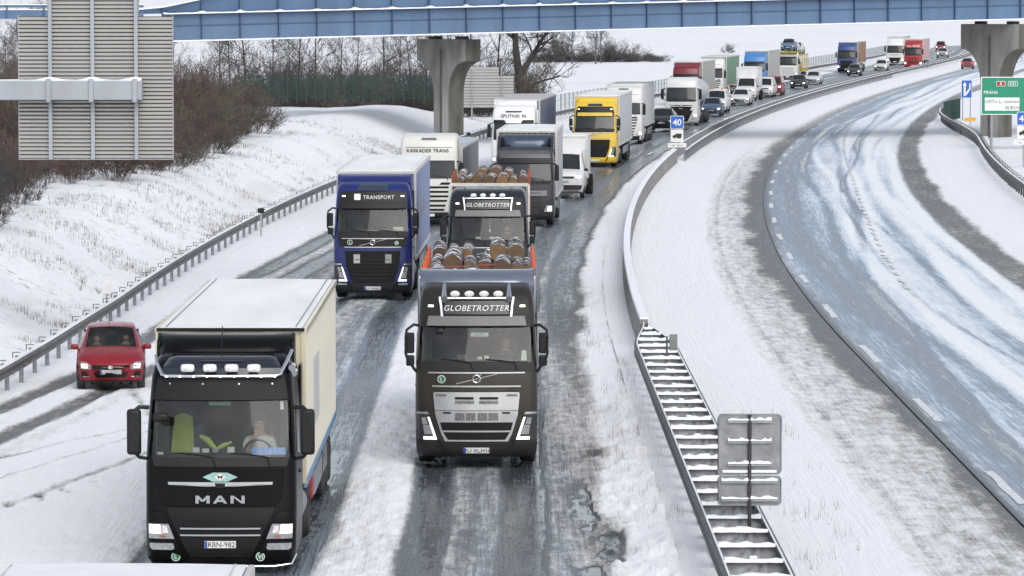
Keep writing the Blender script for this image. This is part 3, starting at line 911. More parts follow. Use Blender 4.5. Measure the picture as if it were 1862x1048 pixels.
# rear of the far information board beside the pier
bd_ = 322.0
b = thing('information_board', ((886 - 931) * bd_ / 7758, bd_, .2), 0, 'aluminium back of a roadside board on two posts behind the flared pier', 'sign board')
def bx_(px): return (px - 931) * bd_ / 7758 - b.location.x
def bz_(py): return CAM_H - py * bd_ / 7758 - .2
st_ = (195.5 - 122) / 14
for k in range(14):
    y0 = 122 + k * st_
    x1 = 907 if k < 3 else 934
    mb = MB(); zc = bz_(y0 + st_ / 2); hh = st_ * bd_ / 7758
    mb.prism([(-.02, -hh * .46), (-.07, -hh * .36), (-.075, hh * .2), (-.02, hh * .46), (.02, hh * .46), (.02, -hh * .46)], 0, bx_(840), bx_(x1))
    o = mb.build('slat', ALU, b, 25); o.location.z = zc
for px in (858, 912):
    mb = MB(); mb.box((bx_(px), -.12, (bz_(126) - .4) / 2), (.12, .10, bz_(126) + .4)); mb.build('post', GALV, b)

def marker(px, d, h, label, cat='marker post', w=.16):
    x = (px - 931) * d / 7758
    t = thing('marker_post', (x, d, 0), 0, label, cat)
    mb = MB(); mb.box((0, 0, h / 2 - .1), (.07, .05, h + .2)); mb.build('post', GALV, t)
    mb = MB(); mb.box((0, -.03, h - .08), (w * 1.6, .05, .20)); mb.build('head', BLACK, t, bevel=.01)
marker(852, 268, 1.2, 'thin roadside marker post with a dark head beside the flared pier')
marker(474, 171.5, 1.15, 'small dark reflector post above the crash barrier on the snowy bank')
kb = thing('kilometre_plate', ((192 - 931) * 126.5 / 7758, 126.5, .1), 0, 'small pale kilometre plate behind the crash barrier above the red car', 'marker plate')
mb = MB(); mb.box((0, .02, .4), (.05, .04, 1.1)); mb.build('post', GALV, kb)
mb = MB(); mb.box((0, -.02, .92), (.30, .03, .42)); mb.build('plate', SIGNW, kb, bevel=.01)

# ------------------------------------------------------------------ fences
def mesh_panel(w, h, step=.14):
    mb = MB()
    for x in np.arange(step, w - .01, step): mb.box((x, 0, h / 2), (.016, .012, h))
    for z in np.linspace(.04, h - .04, 5): mb.box((w / 2, .012, z), (w, .012, .022))
    return mb.mesh('mesh_panel', 0, False)
def fence(label, pts, h, mat, step, post_w=.07, name='mesh_fence', bar=.14):
    t = thing(name, pts[0], 0, label, 'fence')
    b0 = Vector(pts[0])
    pm = MB().box((0, 0, h / 2 - .1), (post_w, post_w, h + .3)).mesh('post', 0); pm.materials.append(mat)
    pan = mesh_panel(1.0, h, bar); pan.materials.append(mat)
    acc = []
    for i in range(len(pts) - 1):
        a, c = Vector(pts[i]), Vector(pts[i + 1]); L = (c - a).length; n_ = max(1, round(L / step))
        for k in range(n_): acc.append(a.lerp(c, k / n_))
    acc.append(Vector(pts[-1]))
    for i, p in enumerate(acc):
        o = put('post', pm, None, t); o.location = p - b0
        if i < len(acc) - 1:
            q = acc[i + 1] - p
            m_ = put('mesh_panel', pan, None, t); m_.location = p - b0; m_.rotation_euler = (0, -math.atan2(q.z, Vector((q.x, q.y)).length), math.atan2(q.y, q.x)); m_.scale = (q.length, 1, 1)
    return t
def g3(px, d, z): return Vector(((px - 931) * d / 7758, d, z))
fence('dark green wire mesh fence on the snowy knoll in front of the bare woodland', [g3(440, 300, 2.5), g3(540, 303, 2.45), g3(660, 306, 2.4), g3(790, 309, 2.35), g3(838, 312, 2.1)], 1.75, FENCEG, .80, bar=.065)
fp = [RP(d, r_left(d) - 1.5, 0.) for d in list(range(352, 520, 12)) + list(range(520, 760, 20))]
fence('long pale mesh fence along the outer edge of the oncoming lanes', [g3(985, 345, .0)] + fp, 1.75, FENCEGREY, 2.4, .09, bar=.22)
mb_f = [g3(1716, 330, .1), g3(1728, 336, .1), g3(1745, 342, .1)]
fence('short green fence piece at the end of the dark crash barrier', mb_f, 1.5, FENCEG, .6, .07, bar=.3)

# ------------------------------------------------------------------ painted dashes on the far carriageway
DASH = P('road_paint_worn', (.66, .67, .68), .6, var=.3, scale=9)
road2 = bpy.data.objects['road.001']
def dash(d0, d1, r, w, dz=.0, jag=.3, parent=road2):
    mb = MB(); L = []; Rr = []
    for d in np.linspace(d0, d1, 7):
        a = np.array([r]); bb = np.array([d]); z = float(f_right(a, bb)[2][0]) + .012 + dz
        j = (RNG.random() - .5) * w * jag
        L.append(tuple(RP(d, r - w / 2 + j, z))); Rr.append(tuple(RP(d, r + w / 2 + j * .5, z)))
    mb.add(L + Rr, [(i, i + 7, i + 8, i + 1) for i in range(6)])
    mb.build('lane_dash', DASH, parent, 0, recalc=False)
dd = 64.5
while dd < 420:
    ln = 5.6 if dd < 140 else 4.2
    dash(dd, dd + ln, 9.66, .19)
    dd += 15.8 if dd < 140 else 13.0
dd = 140
while dd < 330:
    dash(dd, dd + 1.5 + RNG.random(), 13.05 + .9 * math.sin((dd - 150) / 40), .14, .012, 1.2); dd += 2.6 + RNG.random() * 2
# dashes glimpsed on the wet oncoming lanes
road1 = bpy.data.objects['road']
def dash1(d0, d1, r, w):
    mb = MB(); L = []; Rr = []
    for d in np.linspace(d0, d1, 5):
        z = rz_main(r, d) + .03
        L.append(tuple(RP(d, r - w / 2, z))); Rr.append(tuple(RP(d, r + w / 2, z)))
    mb.add(L + Rr, [(i, i + 5, i + 6, i + 1) for i in range(4)])
    mb.build('lane_dash', DASH, road1, 0, recalc=False)
for d0 in (262, 286, 304, 340, 372, 404, 430): dash1(d0, d0 + 5, 1.25, .2)
# ------------------------------------------------------------------ vehicle materials
def paint(name, col, dirt=.45, rough=.28, metal=.0, dz=(.3, 2.2), coat=.25, spec=.32):
    return P('paint_' + name, col, rough, metal, coat=coat, spec=spec, var=.05, scale=1.2, dirt=dirt, dz=dz)
TYRE = P('tyre_rubber', (.022, .022, .023), .75, var=.3, scale=6, bump=.2, dirt=.5, dirtcol=(.11, .105, .10), dz=(0, 1.2))
RIM = P('wheel_rim', (.30, .30, .31), .4, .7, var=.25, dirt=.6, dz=(0, 1.2))
CHROME = P('chrome', (.70, .71, .73), .16, 1., var=.06)
SATIN = P('satin_silver', (.52, .53, .54), .32, .85, var=.08)
DARKPL = P('dark_plastic', (.013, .013, .014), .45, var=.2, dirt=.2, dirtcol=(.06, .06, .06), spec=.3)
CHASSIS = P('chassis', (.03, .03, .032), .7, var=.4, dirt=.6, dirtcol=(.10, .098, .095))
GRILLE = P('grille_black', (.007, .007, .008), .5, var=.3, spec=.25)
GLASS = glass_mat('windscreen_glass', (.80, .86, .84), .12)
GDARK = P('glass_dark', (.016, .019, .021), .06, var=.5, scale=1.4)
INTER = P('cab_interior', (.055, .055, .054), .8, var=.2)
INTERL = P('cab_interior_pale', (.13, .125, .115), .85, var=.2)
LENS = P('lamp_lens', (.34, .35, .36), .12, .3, var=.25, scale=22)
LAMPOFF = P('lamp_reflector', (.80, .80, .79), .25, .1, var=.35, scale=30)
DRL = P('running_light', (.8, .82, .85), .3, emit=.55, ecol=(.93, .96, 1.))
LIT = P('headlamp_lit', (.95, .9, .8), .3, emit=.75, ecol=(1., .84, .55))
LITW = P('headlamp_lit_white', (.95, .95, .92), .3, emit=4., ecol=(1., .93, .78))
LITS = P('headlamp_soft', (.95, .93, .85), .3, emit=1.6, ecol=(1., .93, .8))
PLATE = P('number_plate', (.70, .70, .68), .45, var=.1, scale=12)
PLATEB = P('plate_band', (.02, .07, .42), .45)
INK = P('plate_ink', (.02, .02, .022), .5)
WLET = P('white_lettering', (.78, .78, .77), .45)
DLET = P('grey_lettering', (.13, .13, .14), .5)
STICKG = P('green_sticker', (.03, .16, .07), .5)
ROOFW = P('trailer_roof', (.83, .83, .82), .5, var=.10, scale=.7, streak=(1.5, .25, 1), bump=.02)
ROOFF = P('trailer_frame', (.56, .55, .52), .5, var=.15, dirt=.3, dirtcol=(.3, .29, .27))
REDT = P('red_tank', (.42, .02, .03), .4, var=.1)
ORANGE = P('stanchion_orange', (.62, .10, .03), .5, var=.18, scale=5, dirt=.2)

def wheel_mesh(R, w, dual=False):
    key = ('wheel', R, w)
    if key in _cache: return _cache[key]
    mb = MB(); n = 24
    prof = [(-w / 2, R * .60), (-w / 2, R * .86), (-w * .40, R * .97), (-w * .22, R), (-w * .20, R * .975), (-w * .04, R * .975), (-w * .02, R), (w * .02, R), (w * .04, R * .975), (w * .2, R * .975), (w * .22, R), (w * .40, R * .97), (w / 2, R * .86), (w / 2, R * .60), (w * .3, R * .56), (-w * .3, R * .56)]
    rings = [[(x, r * math.cos(2 * math.pi * k / n), r * math.sin(2 * math.pi * k / n)) for x, r in prof] for k in range(n + 1)]
    mb.loft(rings, caps=False); t = mb.mesh('wheel', 40); t.materials.append(TYRE)
    mb = MB(); rr = [(-w * .42, R * .60), (-w * .30, R * .55), (-w * .18, R * .30), (-w * .30, R * .22), (-w * .34, .0001), (w * .34, .0001), (w * .30, R * .22), (w * .18, R * .30), (w * .30, R * .55), (w * .42, R * .60)]
    rings = [[(x, r * math.cos(2 * math.pi * k / n), r * math.sin(2 * math.pi * k / n)) for x, r in rr] for k in range(n + 1)]
    mb.loft(rings, caps=False); q = mb.mesh('rim', 30); q.materials.append(RIM)
    _cache[key] = (t, q)
    return _cache[key]
_cache = {}
def wheel(parent, x, y, R, w):
    t, q = wheel_mesh(R, w)
    o = put('wheel', t, None, parent); o.location = (x, y, R)
    put('rim', q, None, o)
    return o

class Surf:
    """shape that panels are laid onto: the y of the front skin at (x, z)"""
    def __init__(s, mb):
        tris = []
        for f in mb.f:
            for k in range(1, len(f) - 1): tris.append((f[0], f[k], f[k + 1]))
        s.b = BVHTree.FromPolygons([Vector(v) for v in mb.v], tris)
    def y(s, x, z):
        for dx in (0, .02, .05, .1):
            xx = x - math.copysign(dx, x) if x else x
            h = s.b.ray_cast(Vector((xx, -3, z)), Vector((0, 1, 0)))
            if h[0] is not None: return h[0].y + dx * .5
        return .3
    def x(s, y, z, sg):
        h = s.b.ray_cast(Vector((sg * 4, y, z)), Vector((-sg, 0, 0)))
        return h[0].x if h[0] is not None else sg * 1.2
def pan(S, name, rows_, mat, parent, off=.006, thick=.012, nx=10, smooth=40, dzs=.12, bevel=0., skirt=.03):
    R_ = []
    for i in range(len(rows_) - 1):
        a, b = rows_[i], rows_[i + 1]; n_ = max(1, int(math.ceil(abs(b[0] - a[0]) / dzs)))
        for k in range(n_):
            t = k / n_; R_.append(tuple(a[j] * (1 - t) + b[j] * t for j in range(3)))
    R_.append(rows_[-1])
    mb = MB(); V_ = []; n = nx + 1; m = len(R_)
    for z, x0, x1 in R_:
        for k in range(n):
            x = x0 + (x1 - x0) * k / nx; y = S.y(x, z); V_.append((x, y - off - thick, z))
    B_ = [(x, y + thick + skirt, z) for x, y, z in V_]
    fs = []
    for i in range(m - 1):
        for k in range(nx):
            a = i * n + k; fs.append((a, a + 1, a + 1 + n, a + n))
    per = [k for k in range(n)] + [i * n + nx for i in range(1, m)] + [(m - 1) * n + k for k in range(nx - 1, -1, -1)] + [i * n for i in range(m - 2, 0, -1)]
    o_ = len(V_)
    idx = {p: o_ + j for j, p in enumerate(per)}
    vs_ = V_ + [B_[p] for p in per]
    for j in range(len(per)):
        a, b = per[j], per[(j + 1) % len(per)]
        fs.append((b, a, idx[a], idx[b]))
    mb.add(vs_, fs)
    return mb.build(name, mat, parent, smooth, bevel)
def surf_text(S, s, size, x, z, mat, parent, off=.02, **kw):
    a, f = text_shape(s, **kw)
    me = bpy.data.meshes.new('lettering')
    me.from_pydata([(x + p[0] * size, S.y(x + p[0] * size, z) - off, z + p[1] * size) for p in a], [], f)
    return put('lettering', me, mat, parent)
def side_text(s, size, x, y, z, mat, parent, sg=1, shear=0., **kw):
    a, f = text_shape(s, **kw)
    me = bpy.data.meshes.new('lettering')
    me.from_pydata([(x, y + p[0] * size, z + p[1] * size) for p in a], [], f)
    return put('lettering', me, mat, parent)
def number_plate(S, z, parent, txt, w=.52, h=.115, x=0., off=.03):
    p = pan(S, 'number_plate', [(z - h / 2, x - w / 2, x + w / 2), (z + h / 2, x - w / 2, x + w / 2)], PLATE, parent, off, .008, 6)
    pan(S, 'plate_band', [(z - h / 2 + .004, x - w / 2 + .003, x - w / 2 + .045), (z + h / 2 - .004, x - w / 2 + .003, x - w / 2 + .045)], PLATEB, p, off + .009, .002, 1, skirt=.0)
    if txt: surf_text(S, txt, .085, x + .022, z - .042, INK, p, off + .012, space=1.0)
    return p

# ------------------------------------------------------------------ cabs
CABS = {
    'volvo': dict(rings=[(.24, .10, 1.19), (.34, .02, 1.225), (.56, .0, 1.24), (1.15, .0, 1.245), (1.70, .03, 1.245), (2.0, .06, 1.24), (2.17, .09, 1.235), (2.50, .19, 1.22), (2.88, .30, 1.20), (3.10, .36, 1.19), (3.40, .47, 1.165), (3.58, .62, 1.13), (3.68, .86, 1.07), (3.73, 1.2, .98)], ws=(2.17, 2.88), wx=1.10),
    'man': dict(rings=[(.16, .14, 1.18), (.26, .05, 1.225), (.40, .0, 1.245), (.95, .0, 1.25), (1.13, .035, 1.25), (1.80, .06, 1.25), (1.93, .08, 1.245), (2.40, .19, 1.23), (2.87, .30, 1.20), (3.27, .40, 1.17), (3.42, .50, 1.14), (3.55, .72, 1.08), (3.62, 1.1, 1.0)], ws=(1.93, 2.87), wx=1.12),
    'scania': dict(rings=[(.28, .12, 1.18), (.38, .03, 1.23), (.80, .0, 1.245), (1.75, .04, 1.245), (2.0, .07, 1.24), (2.70, .20, 1.22), (2.82, .22, 1.22), (3.10, .25, 1.215), (3.45, .33, 1.20), (3.70, .48, 1.17), (3.80, .72, 1.11), (3.84, 1.1, 1.02)], ws=(2.0, 2.70), wx=1.10),
    'premium': dict(rings=[(.28, .12, 1.17), (.40, .02, 1.22), (1.0, .0, 1.235), (1.70, .03, 1.235), (1.95, .06, 1.23), (2.62, .22, 1.20), (2.78, .26, 1.20), (3.02, .34, 1.17), (3.20, .50, 1.12), (3.30, .8, 1.05), (3.34, 1.2, .98)], ws=(1.95, 2.62), wx=1.09),
    'tee': dict(rings=[(.28, .12, 1.15), (.40, .02, 1.20), (1.0, .0, 1.225), (1.70, .05, 1.225), (1.98, .10, 1.215), (2.70, .28, 1.19), (2.85, .32, 1.19), (3.30, .42, 1.17), (3.55, .58, 1.12), (3.68, .9, 1.04), (3.72, 1.2, .96)], ws=(1.98, 2.70), wx=1.08),
}
def cab_shell(style, near):
    c = CABS[style]; yb = 2.25; rc = .20
    us = [-1.0, -.7, -.35, 0, .35, .7, 1.0]
    rings = []
    for z, yf, hw in c['rings']:
        pts = [(-hw, yb, z), (-hw, yb * .6, z), (-hw, yf + .45, z)]
        for k in range(5):
            a = math.pi / 2 * k / 4
            pts.append((-hw + rc - rc * math.cos(a), yf + .10 + rc - rc * math.sin(a), z))
        wx = c['wx'] if z <= c['ws'][1] + .001 and z >= c['ws'][0] - .001 else min(c['wx'], hw - rc)
        for u in (-.985, -.6, -.2, .2, .6, .985):
            x = u * (hw - rc); pts.append((x, yf + .10 * abs(x / (hw - rc)) ** 2.2, z))
        for k in range(5):
            a = math.pi / 2 * (1 - k / 4)
            pts.append((hw - rc + rc * math.cos(a), yf + .10 + rc - rc * math.sin(a), z))
        pts += [(hw, yf + .45, z), (hw, yb * .6, z), (hw, yb, z)]
        rings.append(pts)
    full = MB(); full.loft(rings)
    S = Surf(full)
    if not near: return full, S
    cut = MB(); cut.v = full.v; cut.f = []
    z0, z1 = c['ws']
    for f in full.f:
        if len(f) > 4: cut.f.append(f); continue
        cx = sum(full.v[i][0] for i in f) / 4; cz = sum(full.v[i][2] for i in f) / 4; cyy = sum(full.v[i][1] for i in f) / 4
        if z0 < cz < z1 and abs(cx) < c['wx'] + .02 and cyy < .62: continue
        cut.f.append(f)
    return cut, S

def mirrors(root, S, z0, z1, mat, style='volvo', wx=1.22):
    for sg in (-1, 1):
        if style == 'volvo':
            mb = MB(); xo = sg * (wx + .24)
            mb.tube([(sg * (wx - .03), .38, z1 - .02), (sg * (wx + .08), .32, z1), (xo - sg * .02, .27, z1 - .10), (xo, .26, z1 - .25), (xo, .24, z0 + .38), (xo - sg * .02, .24, z0 + .30), (sg * (wx + .05), .28, z0 + .02), (sg * (wx - .02), .32, z0 - .04)], .030, 8)
            o = mb.build('mirror_arm', DARKPL, root)
            for za, zb in ((z1 - .58, z1 - .16), (z1 - .84, z1 - .62)):
                m = MB(); m.box((sg * (wx + .15), .30, (za + zb) / 2), (.17, .13, zb - za)); m.build('mirror', mat, root, bevel=.035)
        elif style == 'man':
            mb = MB(); mb.tube([(sg * (wx - .02), .36, z1 + .02), (sg * (wx + .14), .30, z1 + .03), (sg * (wx + .24), .26, z1 - .06)], .035, 8); mb.build('mirror_arm', DARKPL, root); mb = MB(); mb.tube([(sg * (wx - .02), .36, z0 - .08), (sg * (wx + .14), .32, z0 - .05), (sg * (wx + .22), .28, z0 + .05)], .03, 8)
            mb.build('mirror_arm', DARKPL, root)
            m = MB(); m.box((sg * (wx + .22), .26, (z0 + z1) / 2), (.235, .17, z1 - z0)); m.build('mirror', mat, root, bevel=.05)
        else:
            mb = MB(); mb.tube([(sg * (wx - .02), .36, z1), (sg * (wx + .16), .28, z1 - .03)], .03, 6); mb.build('mirror_arm', DARKPL, root)
            m = MB(); m.box((sg * (wx + .17), .27, (z0 + z1) / 2 - .05), (.19, .14, z1 - z0)); m.build('mirror', mat, root, bevel=.04)
    return

def side_windows(S, root, z0, z1, y0=.62, y1=1.45):
    for sg in (-1, 1):
        mb = MB(); pts = []
        for y, z in ((y0, z0), (y1, z0 - .12), (y1, z1), (y0 + .12, z1)):
            pts.append((S.x(y, z, sg) + sg * .012, y, z))
        back = [(p[0] - sg * .03, p[1], p[2]) for p in pts]
        mb.loft([back, pts]); mb.build('door_window', GDARK, root, 0)
        m = MB(); yy = y1 - .1; m.box((S.x(yy, 1.55, sg) + sg * .012, yy, 1.60), (.03, .20, .05)); m.build('door_handle', DARKPL, root)

def wipers(S, root, z, mat=BLACK):
    for x0, x1 in ((-.72, -.12), (.18, .78)):
        mb = MB(); mb.tube([(x0, S.y(x0, z + .10) - .035, z + .10), ((x0 + x1) / 2, S.y((x0 + x1) / 2, z + .08) - .04, z + .08), (x1, S.y(x1, z + .03) - .035, z + .03), (x1 + .04, S.y(x1, z - .12) - .03, z - .12)], .012, 5)
        mb.build('wiper', mat, root)

def interior(root, style, S):
    c = CABS[style]; z0, z1 = c['ws']
    mb = MB(); mb.box((0, 1.85, (z0 + z1) / 2 + .1), (2.3, .05, z1 - z0 + 1.0)); mb.build('rear_wall', INTER, root)
    mb = MB(); mb.prism([(.22, z0 - .10), (.30, z0 + .0), (.75, z0 + .04), (.95, z0 - .12), (.95, z0 - .6), (.2, z0 - .6)], 0, -1.12, 1.12); mb.build('dashboard', INTER, root, bevel=.03)
    for sx in (-.58, .58):
        m = MB(); m.box((sx, 1.35, z0 + .10), (.52, .20, .75)); m.box((sx, 1.33, z0 + .60), (.28, .12, .20)); m.box((sx, 1.10, z0 - .32), (.52, .55, .16)); m.build('seat', P('seat_cloth', (.05, .055, .065), .9, var=.2), root, bevel=.05)
    m = MB(); pts = []
    for k in range(21):
        a = 2 * math.pi * k / 20; pts.append((.58 + .22 * math.cos(a), .70 - .22 * math.sin(a) * .45 + .1, z0 + .06 + .22 * math.sin(a) * .85))
    m.tube(pts, .018, 6); m.tube([(.58, .80, z0 + .06), (.58, .62, z0 - .08)], .03, 6); m.build('steering_wheel', BLACK, root)
    for sx in (-1, 1):
        m = MB(); rings = []
        for k in range(8):
            x = sx * (1.10 - .02 * k); rings.append([(x - .02, .62 + .07 * k, z0), (x + .02 + .02 * (k % 2), .62 + .07 * k, z0), (x + .02 + .02 * (k % 2), .62 + .07 * k, z1 + .05), (x - .02, .62 + .07 * k, z1 + .05)])
        m.loft(rings); m.build('curtain', INTERL, root)

def deflector(root, mat, hw=1.17, zlo=3.55, zhi=3.98, y0=.95, y1=1.75, flaps=True):
    """air deflector on the roof: a curved blade between two side flaps"""
    mb = MB(); rings = []
    for k in range(15):
        u = -1 + 2 * k / 14.; x = u * (hw - .02); e = abs(u) ** 6 * .30        # the blade sweeps back at its ends
        front = [(x, y1 - .58 * math.cos(t) + e, zlo + .06 + (zhi - zlo - .06) * math.sin(t)) for t in np.linspace(0, math.pi / 2, 8)]
        back = [(x, q[1] + .05, q[2] - .05) for q in front[::-1]]
        rings.append(front + back)
    mb.loft(rings); mb.build('roof_deflector', mat, root, 50)
    if flaps:
        for sg in (-1, 1):
            m = MB(); m.prism([(y1 - .28, zlo + .0), (y1 - .20, zhi - .12), (y1 + .05, zhi + .01), (y1 + .30, zhi - .02), (y1 + .30, zlo - .5), (y1 - .25, zlo - .5)], 0, sg * (hw - .05), sg * (hw + .02)); m.build('deflector_flap', mat, root, bevel=.02)
    for sg in (-1, 1):
        m = MB(); m.tube([(sg * .72, y1 - .80, zlo - .02), (sg * .72, y1 - .42, zlo + .18)], .02, 6); m.build('deflector_strut', BLACK, root)

def side_fairing(root, mat, hw=1.245, z0=1.0, z1=3.4, y0=2.25, y1=2.75):
    for sg in (-1, 1):
        m = MB(); m.box((sg * (hw - .03), (y0 + y1) / 2, (z0 + z1) / 2), (.05, y1 - y0, z1 - z0)); m.build('side_fairing', mat, root, bevel=.015)

def chassis(root, ylen, axles=(1.40, 5.0), cabR=.50):
    mb = MB(); 
    for sg in (-1, 1): mb.box((sg * .42, ylen / 2 + .4, .85), (.09, ylen, .26))
    mb.box((0, 1.4, .55), (1.7, .14, .14)); mb.build('chassis', CHASSIS, root)
    for i, y in enumerate(axles):
        if i == 0:
            for sg in (-1, 1): wheel(root, sg * 1.04, y, cabR, .33)
        else:
            for sg in (-1, 1): wheel(root, sg * .96, y, cabR, .56)
    for sg in (-1, 1):
        m = MB(); m.cyl((sg * .95, 2.9, .78), (sg * .95, 4.0, .78), .30, n=14); m.build('fuel_tank', GALV, root)

def roof_lamps(root, S, z, xs, y, w=.10, h=.065, ym=None, mat=LAMPOFF, ex=1.):
    def cs(j): c_ = math.cos(2 * math.pi * j / 20); return math.copysign(abs(c_) ** ex, c_)
    def sn_(j): c_ = math.sin(2 * math.pi * j / 20); return math.copysign(abs(c_) ** ex, c_)
    for x in xs:
        m = MB(); rings = []
        yy = y
        for k, (dy, s) in enumerate(((.09, .75), (.02, 1.0), (0, 1.0))):
            rings.append([(x + w * s * cs(j), yy + dy, z + h * s * sn_(j)) for j in range(20)])
        m.loft(rings); o = m.build('roof_lamp', CHROME, root, 40)
        m = MB(); rings = [[(x + w * .88 * s * cs(j), yy - dy, z + h * .88 * s * sn_(j)) for j in range(20)] for dy, s in ((.003, 1.), (.012, .85), (.016, .3))]
        m.loft(rings); m.build('lens', mat, o, 60)

def volvo(root, pm, near=True, detail=None, plate_txt='', bar=None, sign_txt=None, grille='black', lit=DRL, visor_mat=None, lower=None, roofpaint=None):
    mb, S = cab_shell('volvo', near)
    mb.build('cab', pm, root, 40)
    z0, z1 = 2.17, 2.88
    # black surround: below and above the glass, and the pillars
    pan(S, 'windscreen_base', [(1.99, -1.12, 1.12), (2.19, -1.14, 1.14)], DARKPL, root, .008, .012, 12)
    pan(S, 'windscreen', [(2.17, -1.12, 1.12), (2.88, -1.09, 1.09)], GLASS if near else GDARK, root, .012, .004, 12, 60)
    pan(S, 'sign_panel', [(2.87, -1.10, 1.10), (3.12, -1.09, 1.09), (3.38, -1.03, 1.03), (3.44, -.96, .96)], BLACK, root, .010, .014, 12)
    v = pan(S, 'sun_visor', [(2.90, -1.02, 1.02), (3.10, -.98, .98)], visor_mat or P('visor_smoke', (.06, .06, .062), .3), root, .10, .02, 10, bevel=.008, skirt=.0)
    for sg in (-1, 1):
        pan(S, 'marker_lamp', [(3.27, sg * .88, sg * .99), (3.31, sg * .88, sg * .985)], LITS, root, .03, .006, 2)
    # bonnet flap with the two bright strips and the diagonal bar
    pan(S, 'bonnet_strip', [(1.945, -.98, .98), (1.972, -.98, .98)], SATIN, root, .014, .01, 12)
    pan(S, 'bonnet_strip', [(1.67, -.90, .90), (1.70, -.90, .90)], SATIN, root, .014, .01, 12)
    m = MB(); m.tube([(-.42, S.y(-.42, 1.735) - .02, 1.735), (.42, S.y(.42, 1.935) - .02, 1.935)], .011, 5); m.build('badge_bar', SATIN, root)
    m = MB(); m.tube([(.075 * math.cos(a), S.y(0, 1.83) - .03, 1.835 + .075 * math.sin(a)) for a in np.linspace(0, 2 * math.pi, 17)], .016, 6); m.tube([(.055, S.y(0, 1.9) - .03, 1.89), (.10, S.y(0, 1.9) - .03, 1.935)], .012, 5); m.build('badge_ring', CHROME, root)
    # grille: a shield narrowing downwards
    gm = SATIN if grille == 'chrome' else GRILLE
    gp = pan(S, 'grille', [(.56, -.64, .64), (.72, -.72, .72), (1.10, -.84, .84), (1.53, -.88, .88), (1.565, -.86, .86)], gm, root, .010, .016, 12, bevel=.006)
    if grille == 'chrome':
        MESH = P('grille_mesh', (.20, .20, .205), .45, .7, var=.5, scale=30)
        for sg in (-1, 1):
            pan(S, 'grille_mesh', [(1.33, sg * .05, sg * .44), (1.40, sg * .05, sg * .44)], MESH, gp, .03, .006, 4)
            pan(S, 'grille_slot', [(1.42, sg * .06, sg * .44), (1.47, sg * .06, sg * .44)], GRILLE, gp, .032, .006, 4)
            pan(S, 'grille_slot', [(1.13, sg * .52, sg * .68), (1.165, sg * .52, sg * .68)], GRILLE, gp, .03, .006, 2)
        for x0, x1 in ((-.44, -.24), (-.22, -.02), (.02, .22), (.24, .44)):
            pan(S, 'grille_mesh', [(.99, x0, x1), (1.15, x0, x1)], MESH, gp, .03, .006, 3)
        pan(S, 'grille_seam', [(1.185, -.84, .84), (1.20, -.84, .84)], P('seam_grey', (.12, .12, .12), .5), gp, .028, .004, 10)
        pan(S, 'grille_intake', [(.79, -.70, .70), (.955, -.74, .74)], GRILLE, gp, .028, .008, 8)
        pan(S, 'grille_intake', [(.60, -.58, .58), (.755, -.68, .68)], GRILLE, gp, .028, .008, 8)
        pan(S, 'grille_mesh', [(1.48, -.83, -.60), (1.53, -.83, -.62)], MESH, gp, .03, .006, 2); pan(S, 'grille_mesh', [(1.48, .60, .83), (1.53, .62, .83)], MESH, gp, .03, .006, 2)
    else:
        for zz, hwid in ((.68, .56), (.80, .64), (.92, .70), (1.04, .72), (1.16, .72), (1.28, .72)):
            pan(S, 'grille_bar', [(zz, -hwid, hwid), (zz + .022, -hwid, hwid)], DARKPL, gp, .03, .012, 8)
    # headlamps: bracket-shaped running light round a dark housing
    for sg in (-1, 1):
        h = pan(S, 'headlight', [(.60, sg * .80, sg * 1.20), (.68, sg * .82, sg * 1.215), (1.12, sg * .97, sg * 1.22), (1.18, sg * 1.02, sg * 1.215)], P('lamp_housing', (.035, .035, .037), .25, var=.2), root, .012, .016, 6)
        pan(S, 'running_light', [(.60, sg * .80, sg * 1.08), (.665, sg * .82, sg * 1.08)], lit, h, .03, .006, 4)
        pan(S, 'running_light', [(.665, sg * .82, sg * .875), (1.06, sg * .955, sg * 1.0)], lit, h, .03, .006, 2)
        pan(S, 'lamp_trim', [(1.12, sg * .965, sg * 1.22), (1.165, sg * 1.0, sg * 1.215)], SATIN, h, .03, .006, 4)
        pan(S, 'lens', [(.71, sg * .90, sg * 1.06), (.90, sg * .955, sg * 1.09)], LENS, h, .034, .008, 3)
        pan(S, 'lens', [(.915, sg * .99, sg * 1.10), (1.05, sg * 1.03, sg * 1.12)], LENS, h, .034, .008, 3)
    b = pan(S, 'bumper', [(.25, -1.185, 1.185), (.34, -1.215, 1.215), (.54, -1.225, 1.225)], lower or DARKPL, root, .02, .03, 14, bevel=.01)
    for sg in (-1, 1):
        pan(S, 'bumper_corner', [(.36, sg * .62, sg * .70), (.60, sg * .74, sg * .80)], BLACK, b, .055, .012, 2)
        if near and grille != 'chrome': pan(S, 'fog_lamp', [(.485, sg * .82, sg * 1.10), (.545, sg * .82, sg * 1.12)], LENS, b, .052, .008, 3)
    number_plate(S, .385, root, plate_txt, off=.058)
    wipers(S, root, 2.13)
    mirrors(root, S, 1.97, 2.92, DARKPL, 'volvo', 1.20)
    side_windows(S, root, 2.1, 2.75)
    if near: interior(root, 'volvo', S)
